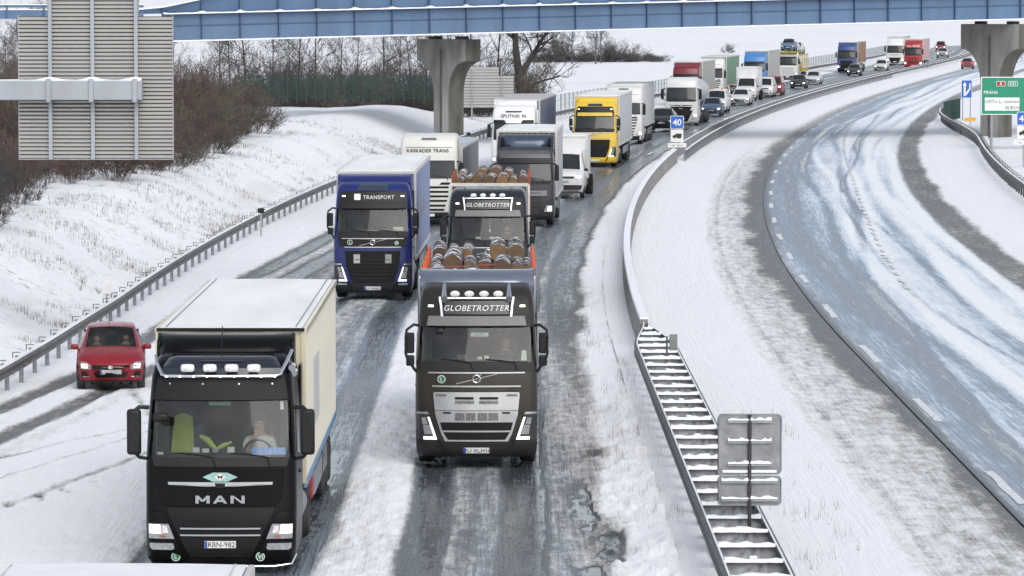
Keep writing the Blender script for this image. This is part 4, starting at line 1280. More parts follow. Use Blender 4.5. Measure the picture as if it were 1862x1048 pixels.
    if bar:
        brk = MB()
        for sg in (-1, 1):
            brk.tube([(sg * .70, S.y(.70, 3.10) - .12, 3.08), (sg * .72, S.y(.7, 3.3) - .13, 3.30), (sg * .75, S.y(.7, 3.4) - .10, 3.47)], .030, 8)
        brk.tube([(x, S.y(x * .9, 3.42) - .10, 3.45) for x in np.linspace(-.76, .76, 13)], .028, 8)
        brk.build('lamp_bar', CHROME, root)
        roof_lamps(root, S, 3.545, (-.44, -.15, .15, .44), .36)
        if bar == 'horns':
            for sg in (-1, 1):
                m = MB(); m.cyl((sg * .66, .38, 3.43), (sg * .66, .95, 3.70), .075, .03, 12); m.build('air_horn', CHROME, root)
        pan(S, 'roof_light_box', [(3.13, -.66, .66), (3.40, -.66, .66)], P('light_box', (.012, .012, .013), .3), root, .05, .03, 8)
    if sign_txt: surf_text(S, sign_txt, .115, 0, 3.20, WLET, root, .092, shear=.25, bold=.012, space=1.12)
    for sg in (-1, 1):
        m = MB(); m.box((sg * 1.05, .75, .42), (.34, .5, .06)); m.build('step', DARKPL, root)
    return S

def maker_letters(S, root, z, h, mat, w=.235, gap=.055, t=.052):
    defs = {'M': [((.0, 0), (.0, 1)), ((.0, 1), (.5, .25)), ((.5, .25), (1, 1)), ((1, 1), (1, 0))], 'A': [((0, 0), (.5, 1)), ((.5, 1), (1, 0)), ((.22, .32), (.78, .32))], 'N': [((0, 0), (0, 1)), ((0, 1), (1, 0)), ((1, 0), (1, 1))]}
    x0 = -(3 * w + 2 * gap) / 2
    for k, ch in enumerate('MAN'):
        mb = MB()
        for i, ((ax, az), (bx, bz)) in enumerate(defs[ch]):
            A_ = Vector((x0 + k * (w + gap) + t / 2 + ax * (w - t), 0, z + .01 + az * (h - .02))); B_ = Vector((x0 + k * (w + gap) + t / 2 + bx * (w - t), 0, z + .01 + bz * (h - .02)))
            hw_ = t / 2 if abs(ax - bx) < .6 or ch == 'N' else .018
            n_ = Vector((hw_, 0, 0)) if abs(az - bz) > .1 else Vector((0, 0, .016))
            q = [A_ - n_, A_ + n_, B_ + n_, B_ - n_]
            y = S.y(x0 + k * (w + gap) + w / 2, z + h / 2) - .03 - .002 * i
            mb.loft([[(p.x, y, p.z) for p in q], [(p.x, y - .02, p.z) for p in q]])
        mb.build('letter', mat, root, 20)

def man_cab(root, pm, near=True, plate_txt='', lit=LIT, dark=True, letters=CHROME, grille_dark=True, lamps=True):
    mb, S = cab_shell('man', near)
    mb.build('cab', pm, root, 40)
    pan(S, 'windscreen_base', [(1.80, -1.10, 1.10), (1.95, -1.14, 1.14)], DARKPL, root, .008, .012, 12)
    pan(S, 'windscreen', [(1.93, -1.14, 1.14), (2.87, -1.10, 1.10)], GLASS if near else GDARK, root, .012, .004, 12, 60)
    if dark:
        pan(S, 'sun_visor', [(2.88, -1.12, 1.12), (3.25, -1.06, 1.06)], P('visor_black', (.010, .010, .011), .5, spec=.25), root, .03, .03, 12, bevel=.01)
        for x in (-.85, -.3, .3, .85): pan(S, 'visor_bolt', [(3.14, x - .012, x + .012), (3.165, x - .012, x + .012)], SATIN, root, .062, .004, 1)
    pan(S, 'bonnet', [(1.14, -.92, .92), (1.30, -1.02, 1.02), (1.77, -1.05, 1.05)], pm, root, .010, .014, 12, bevel=.008)
    pan(S, 'bonnet_strip', [(1.475, -.20, .20), (1.50, -.86, .86), (1.545, -.87, .87)], SATIN if dark else P('strip_dark', (.03, .03, .032), .4), root, .03, .012, 16, dzs=.02)
    pan(S, 'badge', [(1.45, -.075, .075), (1.53, -.085, .085)], BLACK if dark else SATIN, root, .045, .008, 3)
    pan(S, 'grille', [(.30, -.50, .50), (.60, -.66, .66), (1.12, -.90, .90)], GRILLE, root, .012, .01, 10)
    for zz in (.655, .765): pan(S, 'grille_bar', [(zz, -.66, .66), (zz + .025, -.67, .67)], SATIN if dark else GRILLE, root, .035, .012, 10)
    if dark: maker_letters(S, root, 1.185, .15, letters)
    for sg in (-1, 1):
        pan(S, 'bumper_corner', [(.22, sg * .60, sg * 1.22), (.40, sg * .66, sg * 1.24), (.98, sg * .90, sg * 1.24), (1.06, sg * .98, sg * 1.23)], pm, root, .012, .02, 8, bevel=.012)
        h = pan(S, 'headlight', [(.605, sg * .76, sg * 1.19), (.85, sg * .86, sg * 1.20)], LENS, root, .036, .012, 5)
        pan(S, 'lens', [(.69, sg * .98, sg * 1.185), (.84, sg * 1.0, sg * 1.185)], lit, h, .051, .006, 3)
        pan(S, 'lens', [(.70, sg * .86, sg * .96), (.82, sg * .89, sg * .96)], LAMPOFF, h, .051, .006, 2)
        pan(S, 'indicator', [(.625, sg * .90, sg * 1.0), (.665, sg * .90, sg * 1.0)], P('amber_lens', (.36, .14, .09), .3), h, .051, .006, 2)
        pan(S, 'fog_lamp', [(.42, sg * .80, sg * 1.12), (.445, sg * .76, sg * 1.17), (.53, sg * .78, sg * 1.18)], LENS, root, .036, .012, 4)
    number_plate(S, .515, root, plate_txt, off=.04)
    mirrors(root, S, 1.98, 2.74, DARKPL, 'man', 1.22)
    wipers(S, root, 1.92)
    side_windows(S, root, 2.0, 2.72)
    if near: interior(root, 'man', S)
    for sg in (-1, 1):
        m = MB(); m.box((sg * 1.07, .75, .42), (.32, .5, .06)); m.build('step', DARKPL, root)
    return S

def scania(root, pm, near=False, txt=None, grille_mat=None, lit=LAMPOFF, plate_txt='', cap=True, dark_visor=False):
    mb, S = cab_shell('scania', near)
    mb.build('cab', pm, root, 40)
    pan(S, 'windscreen', [(1.98, -1.13, 1.13), (2.72, -1.09, 1.09)], GDARK, root, .012, .006, 12, 60)
    pan(S, 'sun_visor', [(2.74, -1.12, 1.12), (2.90, -1.10, 1.10)], pm if not dark_visor else BLACK, root, .09, .02, 10, bevel=.008)
    pan(S, 'roof_seam', [(3.28, -1.0, 1.0), (3.30, -1.0, 1.0)], DLET, root, .012, .004, 10)
    pan(S, 'roof_vent', [(3.62, -.32, .32), (3.69, -.30, .30)], P('vent_grey', (.10, .11, .13), .4), root, .03, .02, 6)
    for zz in (.62, .80, 1.0, 1.19, 1.38, 1.57):
        hw = .62 + .30 * (zz - .5)
        pan(S, 'grille_slot', [(zz, -hw, hw), (zz + .085, -hw - .02, hw + .02)], GRILLE, root, .010, .008, 10)
    pan(S, 'badge_slot', [(1.72, -.95, -.45), (1.82, -.90, -.55)], GRILLE, root, .01, .008, 4); pan(S, 'badge_slot', [(1.72, .45, .95), (1.82, .55, .90)], GRILLE, root, .01, .008, 4)
    for sg in (-1, 1):
        h = pan(S, 'headlight', [(.62, sg * .90, sg * 1.20), (.86, sg * .98, sg * 1.21)], LENS, root, .014, .014, 4)
        pan(S, 'lens', [(.66, sg * 1.0, sg * 1.18), (.82, sg * 1.04, sg * 1.18)], lit, h, .03, .006, 3)
    pan(S, 'bumper', [(.29, -1.17, 1.17), (.42, -1.22, 1.22), (.56, -1.22, 1.22)], DARKPL, root, .012, .02, 12, bevel=.01)
    number_plate(S, .44, root, plate_txt, off=.04)
    mirrors(root, S, 2.0, 2.70, DARKPL, 'plain', 1.20)
    wipers(S, root, 2.0); side_windows(S, root, 2.0, 2.62)
    if txt: surf_text(S, txt, .15, -.05, 3.08, INK, root, .016, bold=.012, space=1.0)
    return S

def plain_cab(root, pm, style='tee', grille_mat=GRILLE, lit=LITS, txt=None, txtmat=None, lower=None, band=True, plate_txt='', glass_top=None, visor=True, txtz=3.02, tsize=.13):
    mb, S = cab_shell(style, False)
    c = CABS[style]; z0, z1 = c['ws']
    mb.build('cab', pm, root, 40)
    pan(S, 'windscreen', [(z0 - .03, -1.11, 1.11), (z1 + .02, -1.07, 1.07)], GDARK, root, .012, .006, 12, 60)
    if band: pan(S, 'windscreen_base', [(z0 - .17, -1.08, 1.08), (z0 - .01, -1.11, 1.11)], DARKPL, root, .008, .010, 12)
    if visor: pan(S, 'sun_visor', [(z1 + .03, -1.08, 1.08), (z1 + .20, -1.05, 1.05)], BLACK, root, .07, .02, 10, bevel=.008)
    gp = pan(S, 'grille', [(.55, -.62, .62), (.75, -.70, .70), (1.50, -.80, .80), (1.58, -.78, .78)], grille_mat, root, .010, .014, 10, bevel=.006)
    for zz in (.8, 1.0, 1.2, 1.4): pan(S, 'grille_bar', [(zz, -.68, .68), (zz + .03, -.68, .68)], DARKPL, gp, .028, .01, 6)
    for sg in (-1, 1):
        h = pan(S, 'headlight', [(.62, sg * .82, sg * 1.17), (.90, sg * .92, sg * 1.18)], LENS, root, .014, .014, 4)
        pan(S, 'lens', [(.66, sg * .96, sg * 1.14), (.86, sg * 1.0, sg * 1.14)], lit, h, .03, .006, 3)
    pan(S, 'bumper', [(.29, -1.15, 1.15), (.42, -1.19, 1.19), (.56, -1.19, 1.19)], lower or DARKPL, root, .012, .02, 12, bevel=.01)
    number_plate(S, .42, root, plate_txt, off=.04)
    mirrors(root, S, z0 + .02, z1 + .02, DARKPL, 'plain', 1.18)
    wipers(S, root, z0); side_windows(S, root, z0 + .02, z1 - .06)
    if txt: surf_text(S, txt, tsize, 0, txtz, txtmat or DLET, root, .02, bold=.012, space=1.0)
    return S

# ------------------------------------------------------------------ bodies behind the cab
def box_body(root, y0, y1, zt, zb=1.18, hw=1.275, side=None, front=None, roof=None, frame=None, eyes=True, ribs=0, skirt=None, axles=None, edge=.06, fuel=None):
    side = side or ROOFF; front = front or side; roof = roof or ROOFW; frame = frame or ROOFF
    m = MB(); m.box((0, y0 + .03, (zt + zb) / 2), (2 * hw - .02, .06, zt - zb - .02)); m.build('front_wall', front, root)
    m = MB(); m.box((0, y1 - .03, (zt + zb) / 2), (2 * hw - .02, .06, zt - zb - .02)); m.build('rear_doors', front, root)
    for sg in (-1, 1):
        mb = MB(); n_ = 40; rings = []
        for k in range(n_ + 1):
            y = y0 + .07 + (y1 - y0 - .14) * k / n_
            bulge = .008 * math.sin(k * 1.7) + .006 * math.sin(k * .63) if not ribs else 0
            rings.append([(sg * (hw - .04), y, zb + .05), (sg * (hw + bulge), y, zb + .05), (sg * (hw + bulge * 1.2), y, (zt + zb) / 2), (sg * (hw + bulge * .2), y, zt - .10), (sg * (hw - .04), y, zt - .10)])
        mb.loft(rings); s_ = mb.build('side_wall', side, root, 60)
        if ribs:
            rm = MB().box((0, 0, (zt + zb) / 2 - .03), (.016, .10, zt - zb - .22)).mesh('side_rib', 0); rm.materials.append(side)
            for k in range(ribs):
                o = put('side_rib', rm, None, s_); o.location = (sg * (hw + .006), y0 + .3 + (y1 - y0 - .6) * k / (ribs - 1), 0)
        m = MB(); m.box((sg * (hw - .005), (y0 + y1) / 2, zt - .05), (.07, y1 - y0 + .01, .11)); m.build('top_rail', frame, root, bevel=.015)
        m = MB(); m.box((sg * (hw - .005), (y0 + y1) / 2, zb), (.06, y1 - y0, .14)); m.build('side_rail', skirt or frame, root, bevel=.01)
        m = MB(); m.box((sg * (hw - .03), y0 + .02, (zt + zb) / 2), (.09, .09, zt - zb)); m.build('corner_post', frame, root, bevel=.015)
        m = MB(); m.box((sg * (hw - .06), (y0 + y1) / 2 + .6, .72), (.03, (y1 - y0) * .42, .42)); m.build('side_guard', GALV, root)
    m = MB(); m.box((0, y0 + .02, zt - .06), (2 * hw - .06, .07, .10)); m.build('front_header', frame, root, bevel=.015)
    mb = MB(); rings = []
    for k in range(15):
        y = y0 + (y1 - y0) * k / 14.
        cr = .012 * math.sin(math.pi * k / 14.)
        rings.append([(-hw + .05, y, zt + .004), (-hw * .5, y, zt + .016 + cr), (0, y, zt + .020 + cr), (hw * .5, y, zt + .016 + cr), (hw - .05, y, zt + .004), (hw - .05, y, zt - .03), (-hw + .05, y, zt - .03)])
    mb.loft(rings); rf = mb.build('roof', roof, root, 40)
    for sg in (-1, 1):
        m = MB(); m.box((sg * (hw - .16), (y0 + y1) / 2, zt + .016), (.012, y1 - y0 - .1, .012)); m.build('roof_seam', DLET if eyes == 'line' else ROOFF, rf)
    if eyes is True:
        em = MB().box((0, 0, 0), (.09, .02, .035)).mesh('lashing_eye', 0); em.materials.append(BLACK)
        for k in range(10):
            o = put('lashing_eye', em, None, root); o.location = (-hw + .2 + (2 * hw - .4) * k / 9, y0 - .02, zt - .14)
    m = MB(); m.box((0, (y0 + y1) / 2, zb - .12), (1.1, y1 - y0 - .2, .14)); m.build('trailer_frame', CHASSIS, root)
    axles = axles if axles is not None else (y1 - 4.4, y1 - 3.1, y1 - 1.8)
    for ya in axles:
        for sg in (-1, 1): wheel(root, sg * 1.03, ya, .49, .40)
    if axles:
        for sg in (-1, 1):
            m = MB(); m.box((sg * 1.03, axles[0] - .75, .75), (.42, .02, .6)); m.build('mud_flap', BLACK, root)

def place(d, px=None, x=None, extra=0.):
    if x is None: x = (px - 931) * d / 7758
    return (x, d, .005), -math.atan(Tn(d)) + extra
def truck(d, px, label, name='truck', x=None, extra=0., cat='truck', group=None):
    loc, rz = place(d, px, x, extra)
    r = d and (loc[0] - float(Cx(d)))
    loc = (loc[0], loc[1], 0.02 if d > 60 else 0.)
    return thing(name, loc, rz, label, cat, group)

# ------------------------------------------------------------------ people at the wheel: one skinned surface each
SKIN = P('skin', (.46, .27, .19), .55, var=.08)
def person(vehicle, x, y, z, label, shirt, hair=(.06, .045, .035), pose='wheel', sc=1.):
    """seated figure, hips at (x,y,z) in the vehicle's frame, facing the windscreen (-y)"""
    me = bpy.data.meshes.new('person')
    J = {'hip': (0, 0, .0), 'waist': (0, .02, .16), 'chest': (0, .03, .38), 'neck': (0, .01, .56), 'head': (0, -.02, .68), 'crown': (0, -.01, .80)}
    R_ = {'hip': .16, 'waist': .145, 'chest': .165, 'neck': .06, 'head': .088, 'crown': .085}
    E = [('hip', 'waist'), ('waist', 'chest'), ('chest', 'neck'), ('neck', 'head'), ('head', 'crown')]
    for s, sg in (('l', -1), ('r', 1)):
        if pose == 'face' and sg < 0:
            arm = [(sg * .20, .02, .46), (sg * .26, -.16, .24), (sg * .07, -.22, .52), (sg * .03, -.17, .62)]
        else:
            arm = [(sg * .20, .02, .46), (sg * .27, -.12, .20), (sg * .19, -.36, .22), (sg * .15, -.46, .25)]
        for nm, p, r in zip(('sh', 'el', 'wr', 'ha'), arm, (.075, .052, .036, .045)):
            J[nm + s] = p; R_[nm + s] = r
        E += [('chest', 'sh' + s), ('sh' + s, 'el' + s), ('el' + s, 'wr' + s), ('wr' + s, 'ha' + s)]
        for nm, p, r in (('kn', (sg * .14, -.46, .02), .075), ('an', (sg * .13, -.52, -.42), .05), ('to', (sg * .13, -.70, -.46), .045), ('th', (sg * .10, -.05, -.01), .10)):
            J[nm + s] = p; R_[nm + s] = r
        E += [('hip', 'th' + s), ('th' + s, 'kn' + s), ('kn' + s, 'an' + s), ('an' + s, 'to' + s)]
        # fingers
        h = Vector(J['ha' + s])
        for k in range(4):
            f1 = h + Vector((-.03 + .02 * k, -.05, .02)); f2 = f1 + Vector((0, -.025, -.03))
            J['f%d%s' % (k, s)] = tuple(f1); R_['f%d%s' % (k, s)] = .010; J['g%d%s' % (k, s)] = tuple(f2); R_['g%d%s' % (k, s)] = .009
            E += [('ha' + s, 'f%d%s' % (k, s)), ('f%d%s' % (k, s), 'g%d%s' % (k, s))]
        t1 = h + Vector((-sg * .045, -.01, .02)); J['t' + s] = tuple(t1); R_['t' + s] = .011; E += [('ha' + s, 't' + s)]
    names = list(J)
    me.from_pydata([J[n] for n in names], [(names.index(a), names.index(b)) for a, b in E], [])
    o = put('person', me, None)
    md = o.modifiers.new('skin', 'SKIN'); md.use_smooth_shade = True
    for i, n in enumerate(names):
        sv = me.skin_vertices[0].data[i]; r = R_[n]
        sv.radius = (r * (1.25 if n in ('chest', 'waist', 'hip') else 1.), r)
        sv.use_root = (n == 'hip')
    sub = o.modifiers.new('sub', 'SUBSURF'); sub.levels = 1; sub.render_levels = 1
    # shirt below the neck, skin above and on the hands
    mname = 'person_' + label[:24]
    m, nt, b = _mat(mname)
    tc = N(nt, 'ShaderNodeTexCoord'); sep = N(nt, 'ShaderNodeSeparateXYZ'); nt.links.new(tc.outputs['Object'], sep.inputs[0])
    neck = math_(nt, 'GREATER_THAN', sep.outputs[2], .535); hand = math_(nt, 'LESS_THAN', sep.outputs[1], -.20)
    hand = math_(nt, 'MULTIPLY', hand, math_(nt, 'GREATER_THAN', sep.outputs[2], .13))
    legs = math_(nt, 'LESS_THAN', sep.outputs[2], .09)
    c = mixc(nt, math_(nt, 'MAXIMUM', neck, hand), shirt, (.46, .27, .19)); c = mixc(nt, legs, c, (.03, .035, .05))
    nt.links.new(c, b.inputs['Base Color']); b.inputs['Roughness'].default_value = .7
    me.materials.append(m)
    HAIR = P('hair_%d' % int(hair[0] * 1000), hair, .7, var=.2)
    mb = MB(); mb.sphere((0, .015, .755), .102, 12, 8, (.93, 1.0, .98)); 
    mb.v = [v if not (v[1] < -.045 and v[2] < .79) else (v[0] * .8, v[1] + .06, v[2]) for v in mb.v]
    hr = mb.build('hair', HAIR, o, 60)
    mb = MB()
    mb.loft([[(-.012, -.098, .715), (.012, -.098, .715), (.008, -.098, .73), (-.008, -.098, .73)], [(-.016, -.125, .70), (.016, -.125, .70), (.004, -.105, .745), (-.004, -.105, .745)]]); mb.build('nose', SKIN, o)
    for sg in (-1, 1):
        mb = MB(); mb.sphere((sg * .033, -.093, .735), .011, 8, 5); mb.build('eye', INK, o)
        mb = MB(); mb.sphere((sg * .092, 0, .715), .024, 8, 5, (.4, 1, 1.3)); mb.build('ear', SKIN, o)
    mb = MB(); mb.box((0, -.096, .672), (.045, .012, .010)); mb.build('mouth', P('lips', (.30, .12, .10), .6), o)
    M_ = Matrix.Translation(vehicle.location) @ Matrix.Rotation(vehicle.rotation_euler[2], 4, 'Z') @ Matrix.Translation((x, y, z)) @ Matrix.Scale(sc, 4)
    o.matrix_world = M_
    return tag(o, label, 'person', 'people in the vehicles')
# ------------------------------------------------------------------ cars and vans: sections along the length
CARS = {   # (y, sill, belt, top, half width, half top width) in metres for a body of the given L, W, H
    'hatch': dict(L=3.85, W=1.69, H=1.50, st=[(0, .30, .52, .56, .52, .42), (.05, .25, .60, .65, .66, .54), (.18, .22, .68, .75, .78, .62), (.45, .22, .78, .87, .835, .68), (.80, .22, .86, .95, .845, .70), (1.05, .22, .92, 1.0, .845, .70), (1.75, .22, .95, 1.43, .845, .59), (2.2, .22, .96, 1.49, .845, .585), (3.1, .22, 1.0, 1.46, .845, .56), (3.35, .22, 1.02, 1.40, .84, .54), (3.70, .25, 1.0, 1.05, .80, .58), (3.85, .32, .80, .85, .70, .55)], ws=5, rw=9, wheels=(.72, 3.15), R=.30),
    'sedan': dict(L=4.6, W=1.80, H=1.46, st=[(0, .30, .48, .52, .58, .48), (.05, .24, .56, .61, .72, .6), (.2, .2, .64, .71, .84, .68), (.55, .2, .74, .82, .89, .72), (1.0, .2, .82, .90, .90, .74), (1.3, .2, .88, .95, .90, .74), (2.05, .2, .92, 1.38, .90, .60), (2.5, .2, .93, 1.45, .90, .59), (3.3, .2, .95, 1.41, .90, .57), (3.5, .2, .96, 1.36, .89, .56), (4.1, .22, .95, 1.02, .86, .64), (4.6, .3, .84, .90, .74, .6)], ws=5, rw=9, wheels=(.85, 3.55), R=.31),
    'suv': dict(L=4.6, W=1.87, H=1.66, st=[(0, .34, .66, .72, .64, .54), (.05, .28, .76, .82, .78, .64), (.2, .25, .86, .92, .88, .74), (.6, .25, .98, 1.04, .93, .78), (1.0, .25, 1.03, 1.09, .935, .78), (1.25, .25, 1.06, 1.13, .935, .78), (1.95, .25, 1.10, 1.58, .935, .64), (2.4, .25, 1.11, 1.66, .935, .63), (3.6, .25, 1.14, 1.63, .935, .60), (3.9, .25, 1.15, 1.55, .93, .58), (4.35, .28, 1.12, 1.18, .89, .66), (4.6, .36, .95, 1.0, .78, .6)], ws=5, rw=9, wheels=(.85, 3.65), R=.36),
    'van': dict(L=4.8, W=1.84, H=1.94, st=[(0, .34, .74, .80, .70, .58), (.05, .28, .86, .92, .82, .66), (.2, .26, .98, 1.04, .90, .74), (.45, .26, 1.05, 1.11, .92, .76), (.65, .26, 1.09, 1.16, .92, .77), (.85, .26, 1.12, 1.20, .92, .77), (1.45, .26, 1.16, 1.80, .92, .70), (1.8, .26, 1.17, 1.92, .92, .70), (4.3, .26, 1.18, 1.93, .92, .70), (4.6, .26, 1.18, 1.88, .92, .68), (4.75, .3, 1.15, 1.25, .90, .72), (4.8, .36, .95, 1.0, .84, .7)], ws=5, rw=9, wheels=(.80, 3.70), R=.33),
    'cargo': dict(L=3.1, W=2.0, H=2.25, st=[(0, .40, .86, .94, .74, .62), (.05, .34, 1.0, 1.08, .86, .72), (.2, .30, 1.12, 1.20, .95, .80), (.45, .30, 1.20, 1.28, .99, .84), (.65, .30, 1.25, 1.33, 1.0, .86), (.85, .30, 1.29, 1.38, 1.0, .86), (1.45, .30, 1.32, 2.08, 1.0, .80), (1.75, .30, 1.33, 2.22, 1.0, .80), (2.4, .30, 1.34, 2.25, 1.0, .80), (2.7, .30, 1.34, 2.24, 1.0, .80), (3.0, .30, 1.34, 2.20, 1.0, .80), (3.1, .30, 1.34, 2.1, 1.0, .80)], ws=5, rw=99, wheels=(.95,), R=.34),
}
def car(root, kind, pm, near=False, lit=LITW, plate_txt='', trim=None, grille_chrome=False, rear=False):
    c = CARS[kind]; rings = []
    for (y, sl, be, to, hw, ht) in c['st']:
        half = [(hw * .93, sl), (hw, sl + (be - sl) * .35), (hw * 1.0, sl + (be - sl) * .7), (hw * .975, be), (ht, to - .035 * (to > be + .2)), (ht * .90, to - .005), (ht * .45, to + .022), (0, to + .03)]
        cur = lambda x: .16 * (abs(x) / max(hw, .1)) ** 3 if y < 2.2 else (-.10 * (abs(x) / hw) ** 3 if y > c['L'] - .6 else 0)
        pts = [(x, y + cur(x) * (1 if y < 1.2 else .5), z) for x, z in half] + [(-x, y + cur(x) * (1 if y < 1.2 else .5), z) for x, z in half[-2::-1]]
        rings.append(pts)
    full = MB(); full.loft(rings); S = Surf(full)
    n = len(rings[0]); ws, rw = c['ws'], c['rw']
    body = MB(); body.v = full.v; wind = MB(); wind.v = full.v; sidew = {-1: MB(), 1: MB()}; rearw = MB(); rearw.v = full.v
    for s_ in sidew.values(): s_.v = full.v
    cabin = range(ws + 1, min(rw, len(c['st']) - 1))
    for f in full.f:
        if len(f) > 4: body.f.append(f); continue
        i = f[0] // n; k = f[0] % n
        if i == ws and k in (5, 6, 7, 8): wind.f.append(f)
        elif i == rw and k in (5, 6, 7, 8): rearw.f.append(f)
        elif k in (3, 10) and (i in cabin) and not (kind == 'cargo' and i > ws + 3): sidew[1 if k == 3 else -1].f.append(f)
        else: body.f.append(f)
    def clean(mb):
        used = sorted({i for f in mb.f for i in f}); mp = {o: j for j, o in enumerate(used)}
        r = MB(); r.v = [mb.v[i] for i in used]; r.f = [tuple(mp[i] for i in f) for f in mb.f]; return r
    clean(body).build('body', pm, root, 38, recalc=True)
    gm = GLASS if near else GDARK
    clean(wind).build('windscreen', gm, root, 60)
    for s_ in (-1, 1):
        if sidew[s_].f: clean(sidew[s_]).build('side_window', GDARK, root, 60)
    if rearw.f: clean(rearw).build('rear_window', GDARK, root, 60)
    st = c['st']; W2 = c['W'] / 2
    hz = st[2][2] - .02   # headlamp height
    for s_ in (-1, 1):
        h = pan(S, 'headlight', [(hz - .13, s_ * W2 * .58, s_ * W2 * .90), (hz - .03, s_ * W2 * .56, s_ * W2 * .94), (hz + .05, s_ * W2 * .72, s_ * W2 * .93)], LENS, root, .008, .012, 5)
        pan(S, 'lens', [(hz - .10, s_ * W2 * .66, s_ * W2 * .84), (hz + .0, s_ * W2 * .66, s_ * W2 * .86)], lit, h, .022, .005, 3)
        f = pan(S, 'fog_lamp', [(st[0][1] + .05, s_ * W2 * .62, s_ * W2 * .84), (st[0][1] + .17, s_ * W2 * .70, s_ * W2 * .86)], BLACK, root, .008, .010, 3)
        pan(S, 'fog_rim', [(st[0][1] + .045, s_ * W2 * .60, s_ * W2 * .80), (st[0][1] + .065, s_ * W2 * .60, s_ * W2 * .80)], CHROME if near else LENS, f, .02, .005, 3)
        m = MB(); yb = st[ws][0] + .32; m.box((s_ * (W2 + .05), yb, st[ws][2] + .07), (.19, .11, .13)); m.build('mirror', trim or pm, root, bevel=.04)
    pan(S, 'grille', [(hz - .12, -W2 * .50, W2 * .50), (hz - .02, -W2 * .54, W2 * .54)], GRILLE, root, .006, .01, 8)
    if grille_chrome: pan(S, 'badge', [(hz - .11, -.05, .05), (hz - .03, -.05, .05)], CHROME, root, .02, .008, 2)
    pan(S, 'lower_grille', [(st[0][1] + .03, -W2 * .42, W2 * .42), (st[0][1] + .15, -W2 * .50, W2 * .50)], GRILLE, root, .006, .01, 8)
    number_plate(S, hz - .19, root, plate_txt, off=.015)
    for y in c['wheels']:
        for s_ in (-1, 1):
            wheel(root, s_ * (W2 - .115), y, c['R'], .20)
            m = MB(); pts = []
            for k in range(13):
                a = math.pi * k / 12; pts.append((y + (c['R'] + .05) * math.cos(a), c['R'] + (c['R'] + .05) * math.sin(a)))
            m.prism(pts, 0, s_ * (W2 - .20), s_ * (W2 - .002)); m.build('wheel_arch', BLACK, root, 30)
    m = MB(); m.box((0, c['L'] / 2, st[3][1] + .02), (c['W'] * .86, c['L'] * .9, .06)); m.build('underbody', BLACK, root)
    if rear:
        for s_ in (-1, 1):
            m = MB(); m.box((s_ * W2 * .78, c['L'] - .02, st[-1][2]), (.22, .12, .2)); m.build('tail_lamp', P('tail_lamp_red', (.5, .02, .02), .3, emit=.8, ecol=(1, .06, .04)), root, bevel=.02)
    return S

# ================================================================== the vehicles of the oncoming traffic, near to far
# --- pale trailer at the lower edge: only its roof is in the picture
CREAM = paint('cream', (.60, .54, .39), .3)
T = truck(26.6, None, 'white trailer roof at the very bottom edge in front of the black truck', x=-3.74)
T.location = (-3.79, 25.8, 0); T.rotation_euler = (0, 0, 0)
plain_cab(T, paint('white', (.72, .72, .71), .35), 'tee'); chassis(T, 6.0)
box_body(T, 2.7, 15.6, 4.02, hw=1.25, side=paint('trailer_white', (.70, .70, .69), .25), roof=P('snowy_roof', (.80, .81, .83), .7, var=.04, bump=.3, bscale=9))

# --- black truck with the cream box
PB = paint('black', (.004, .004, .005), .03, rough=.25, coat=.0, spec=.14)
T = truck(70.2, None, 'black truck with roof lamp bar and cream box trailer, driver in white', x=-4.83)
MANT = T
S = man_cab(T, PB, True, 'RBN-982', LIT)
deflector(T, PB, 1.14, 3.48, 3.88, flaps=True)
side_fairing(T, PB, 1.24, .9, 3.3)
chassis(T, 6.2)
m = MB(); m.tube([(-1.10, .62, 3.60), (-1.08, .50, 3.50), (-.98, .34, 3.31), (-.90, .30, 3.285), (0, .27, 3.28), (.90, .30, 3.285), (.98, .34, 3.31), (1.08, .50, 3.50), (1.16, .75, 3.68)], .028, 8); m.build('lamp_bar', CHROME, T)
for x in np.linspace(-.9, .9, 9):
    m = MB(); m.box((x, .245, 3.28), (.035, .02, .02)); m.build('bar_marker', LITS, T)
roof_lamps(T, S, 3.42, (-.55, -.18, .18, .55), .30, .115, .066, ex=.5)
pan(S, 'roof_panel', [(3.30, -1.0, 1.0), (3.42, -.98, .98), (3.54, -.90, .90), (3.59, -.84, .84)], P('black_gloss', (.006, .009, .018), .10, coat=.7, spec=.6), T, .006, .012, 14, 70, .03)
m = MB(); m.box((0, 2.80, 3.865), (2.54, .05, .055)); m.build('roof_seal', BLACK, T, bevel=.01)
for k, x in enumerate((1.17, 1.19)):
    m = MB(); m.cyl((x, .55 + .14 * k, 3.40 - .10 * k), (x, .70 + .14 * k, 3.42 - .10 * k), .06, n=12); m.build('side_lamp', CHROME, T)
m = MB(); m.tube([(0, .60, 3.56), (.01, .60, 4.1)], .008, 5); m.build('aerial', BLACK, T)
pan(S, 'roof_hatch', [(3.50, -.38, .38), (3.57, -.34, .34)], P('hatch_dark', (.02, .025, .035), .2), T, .02, .02, 6)
m = MB(); m.box((-.98, .07, 2.62), (.26, .14, .15)); m.build('front_mirror', DARKPL, T, bevel=.05)
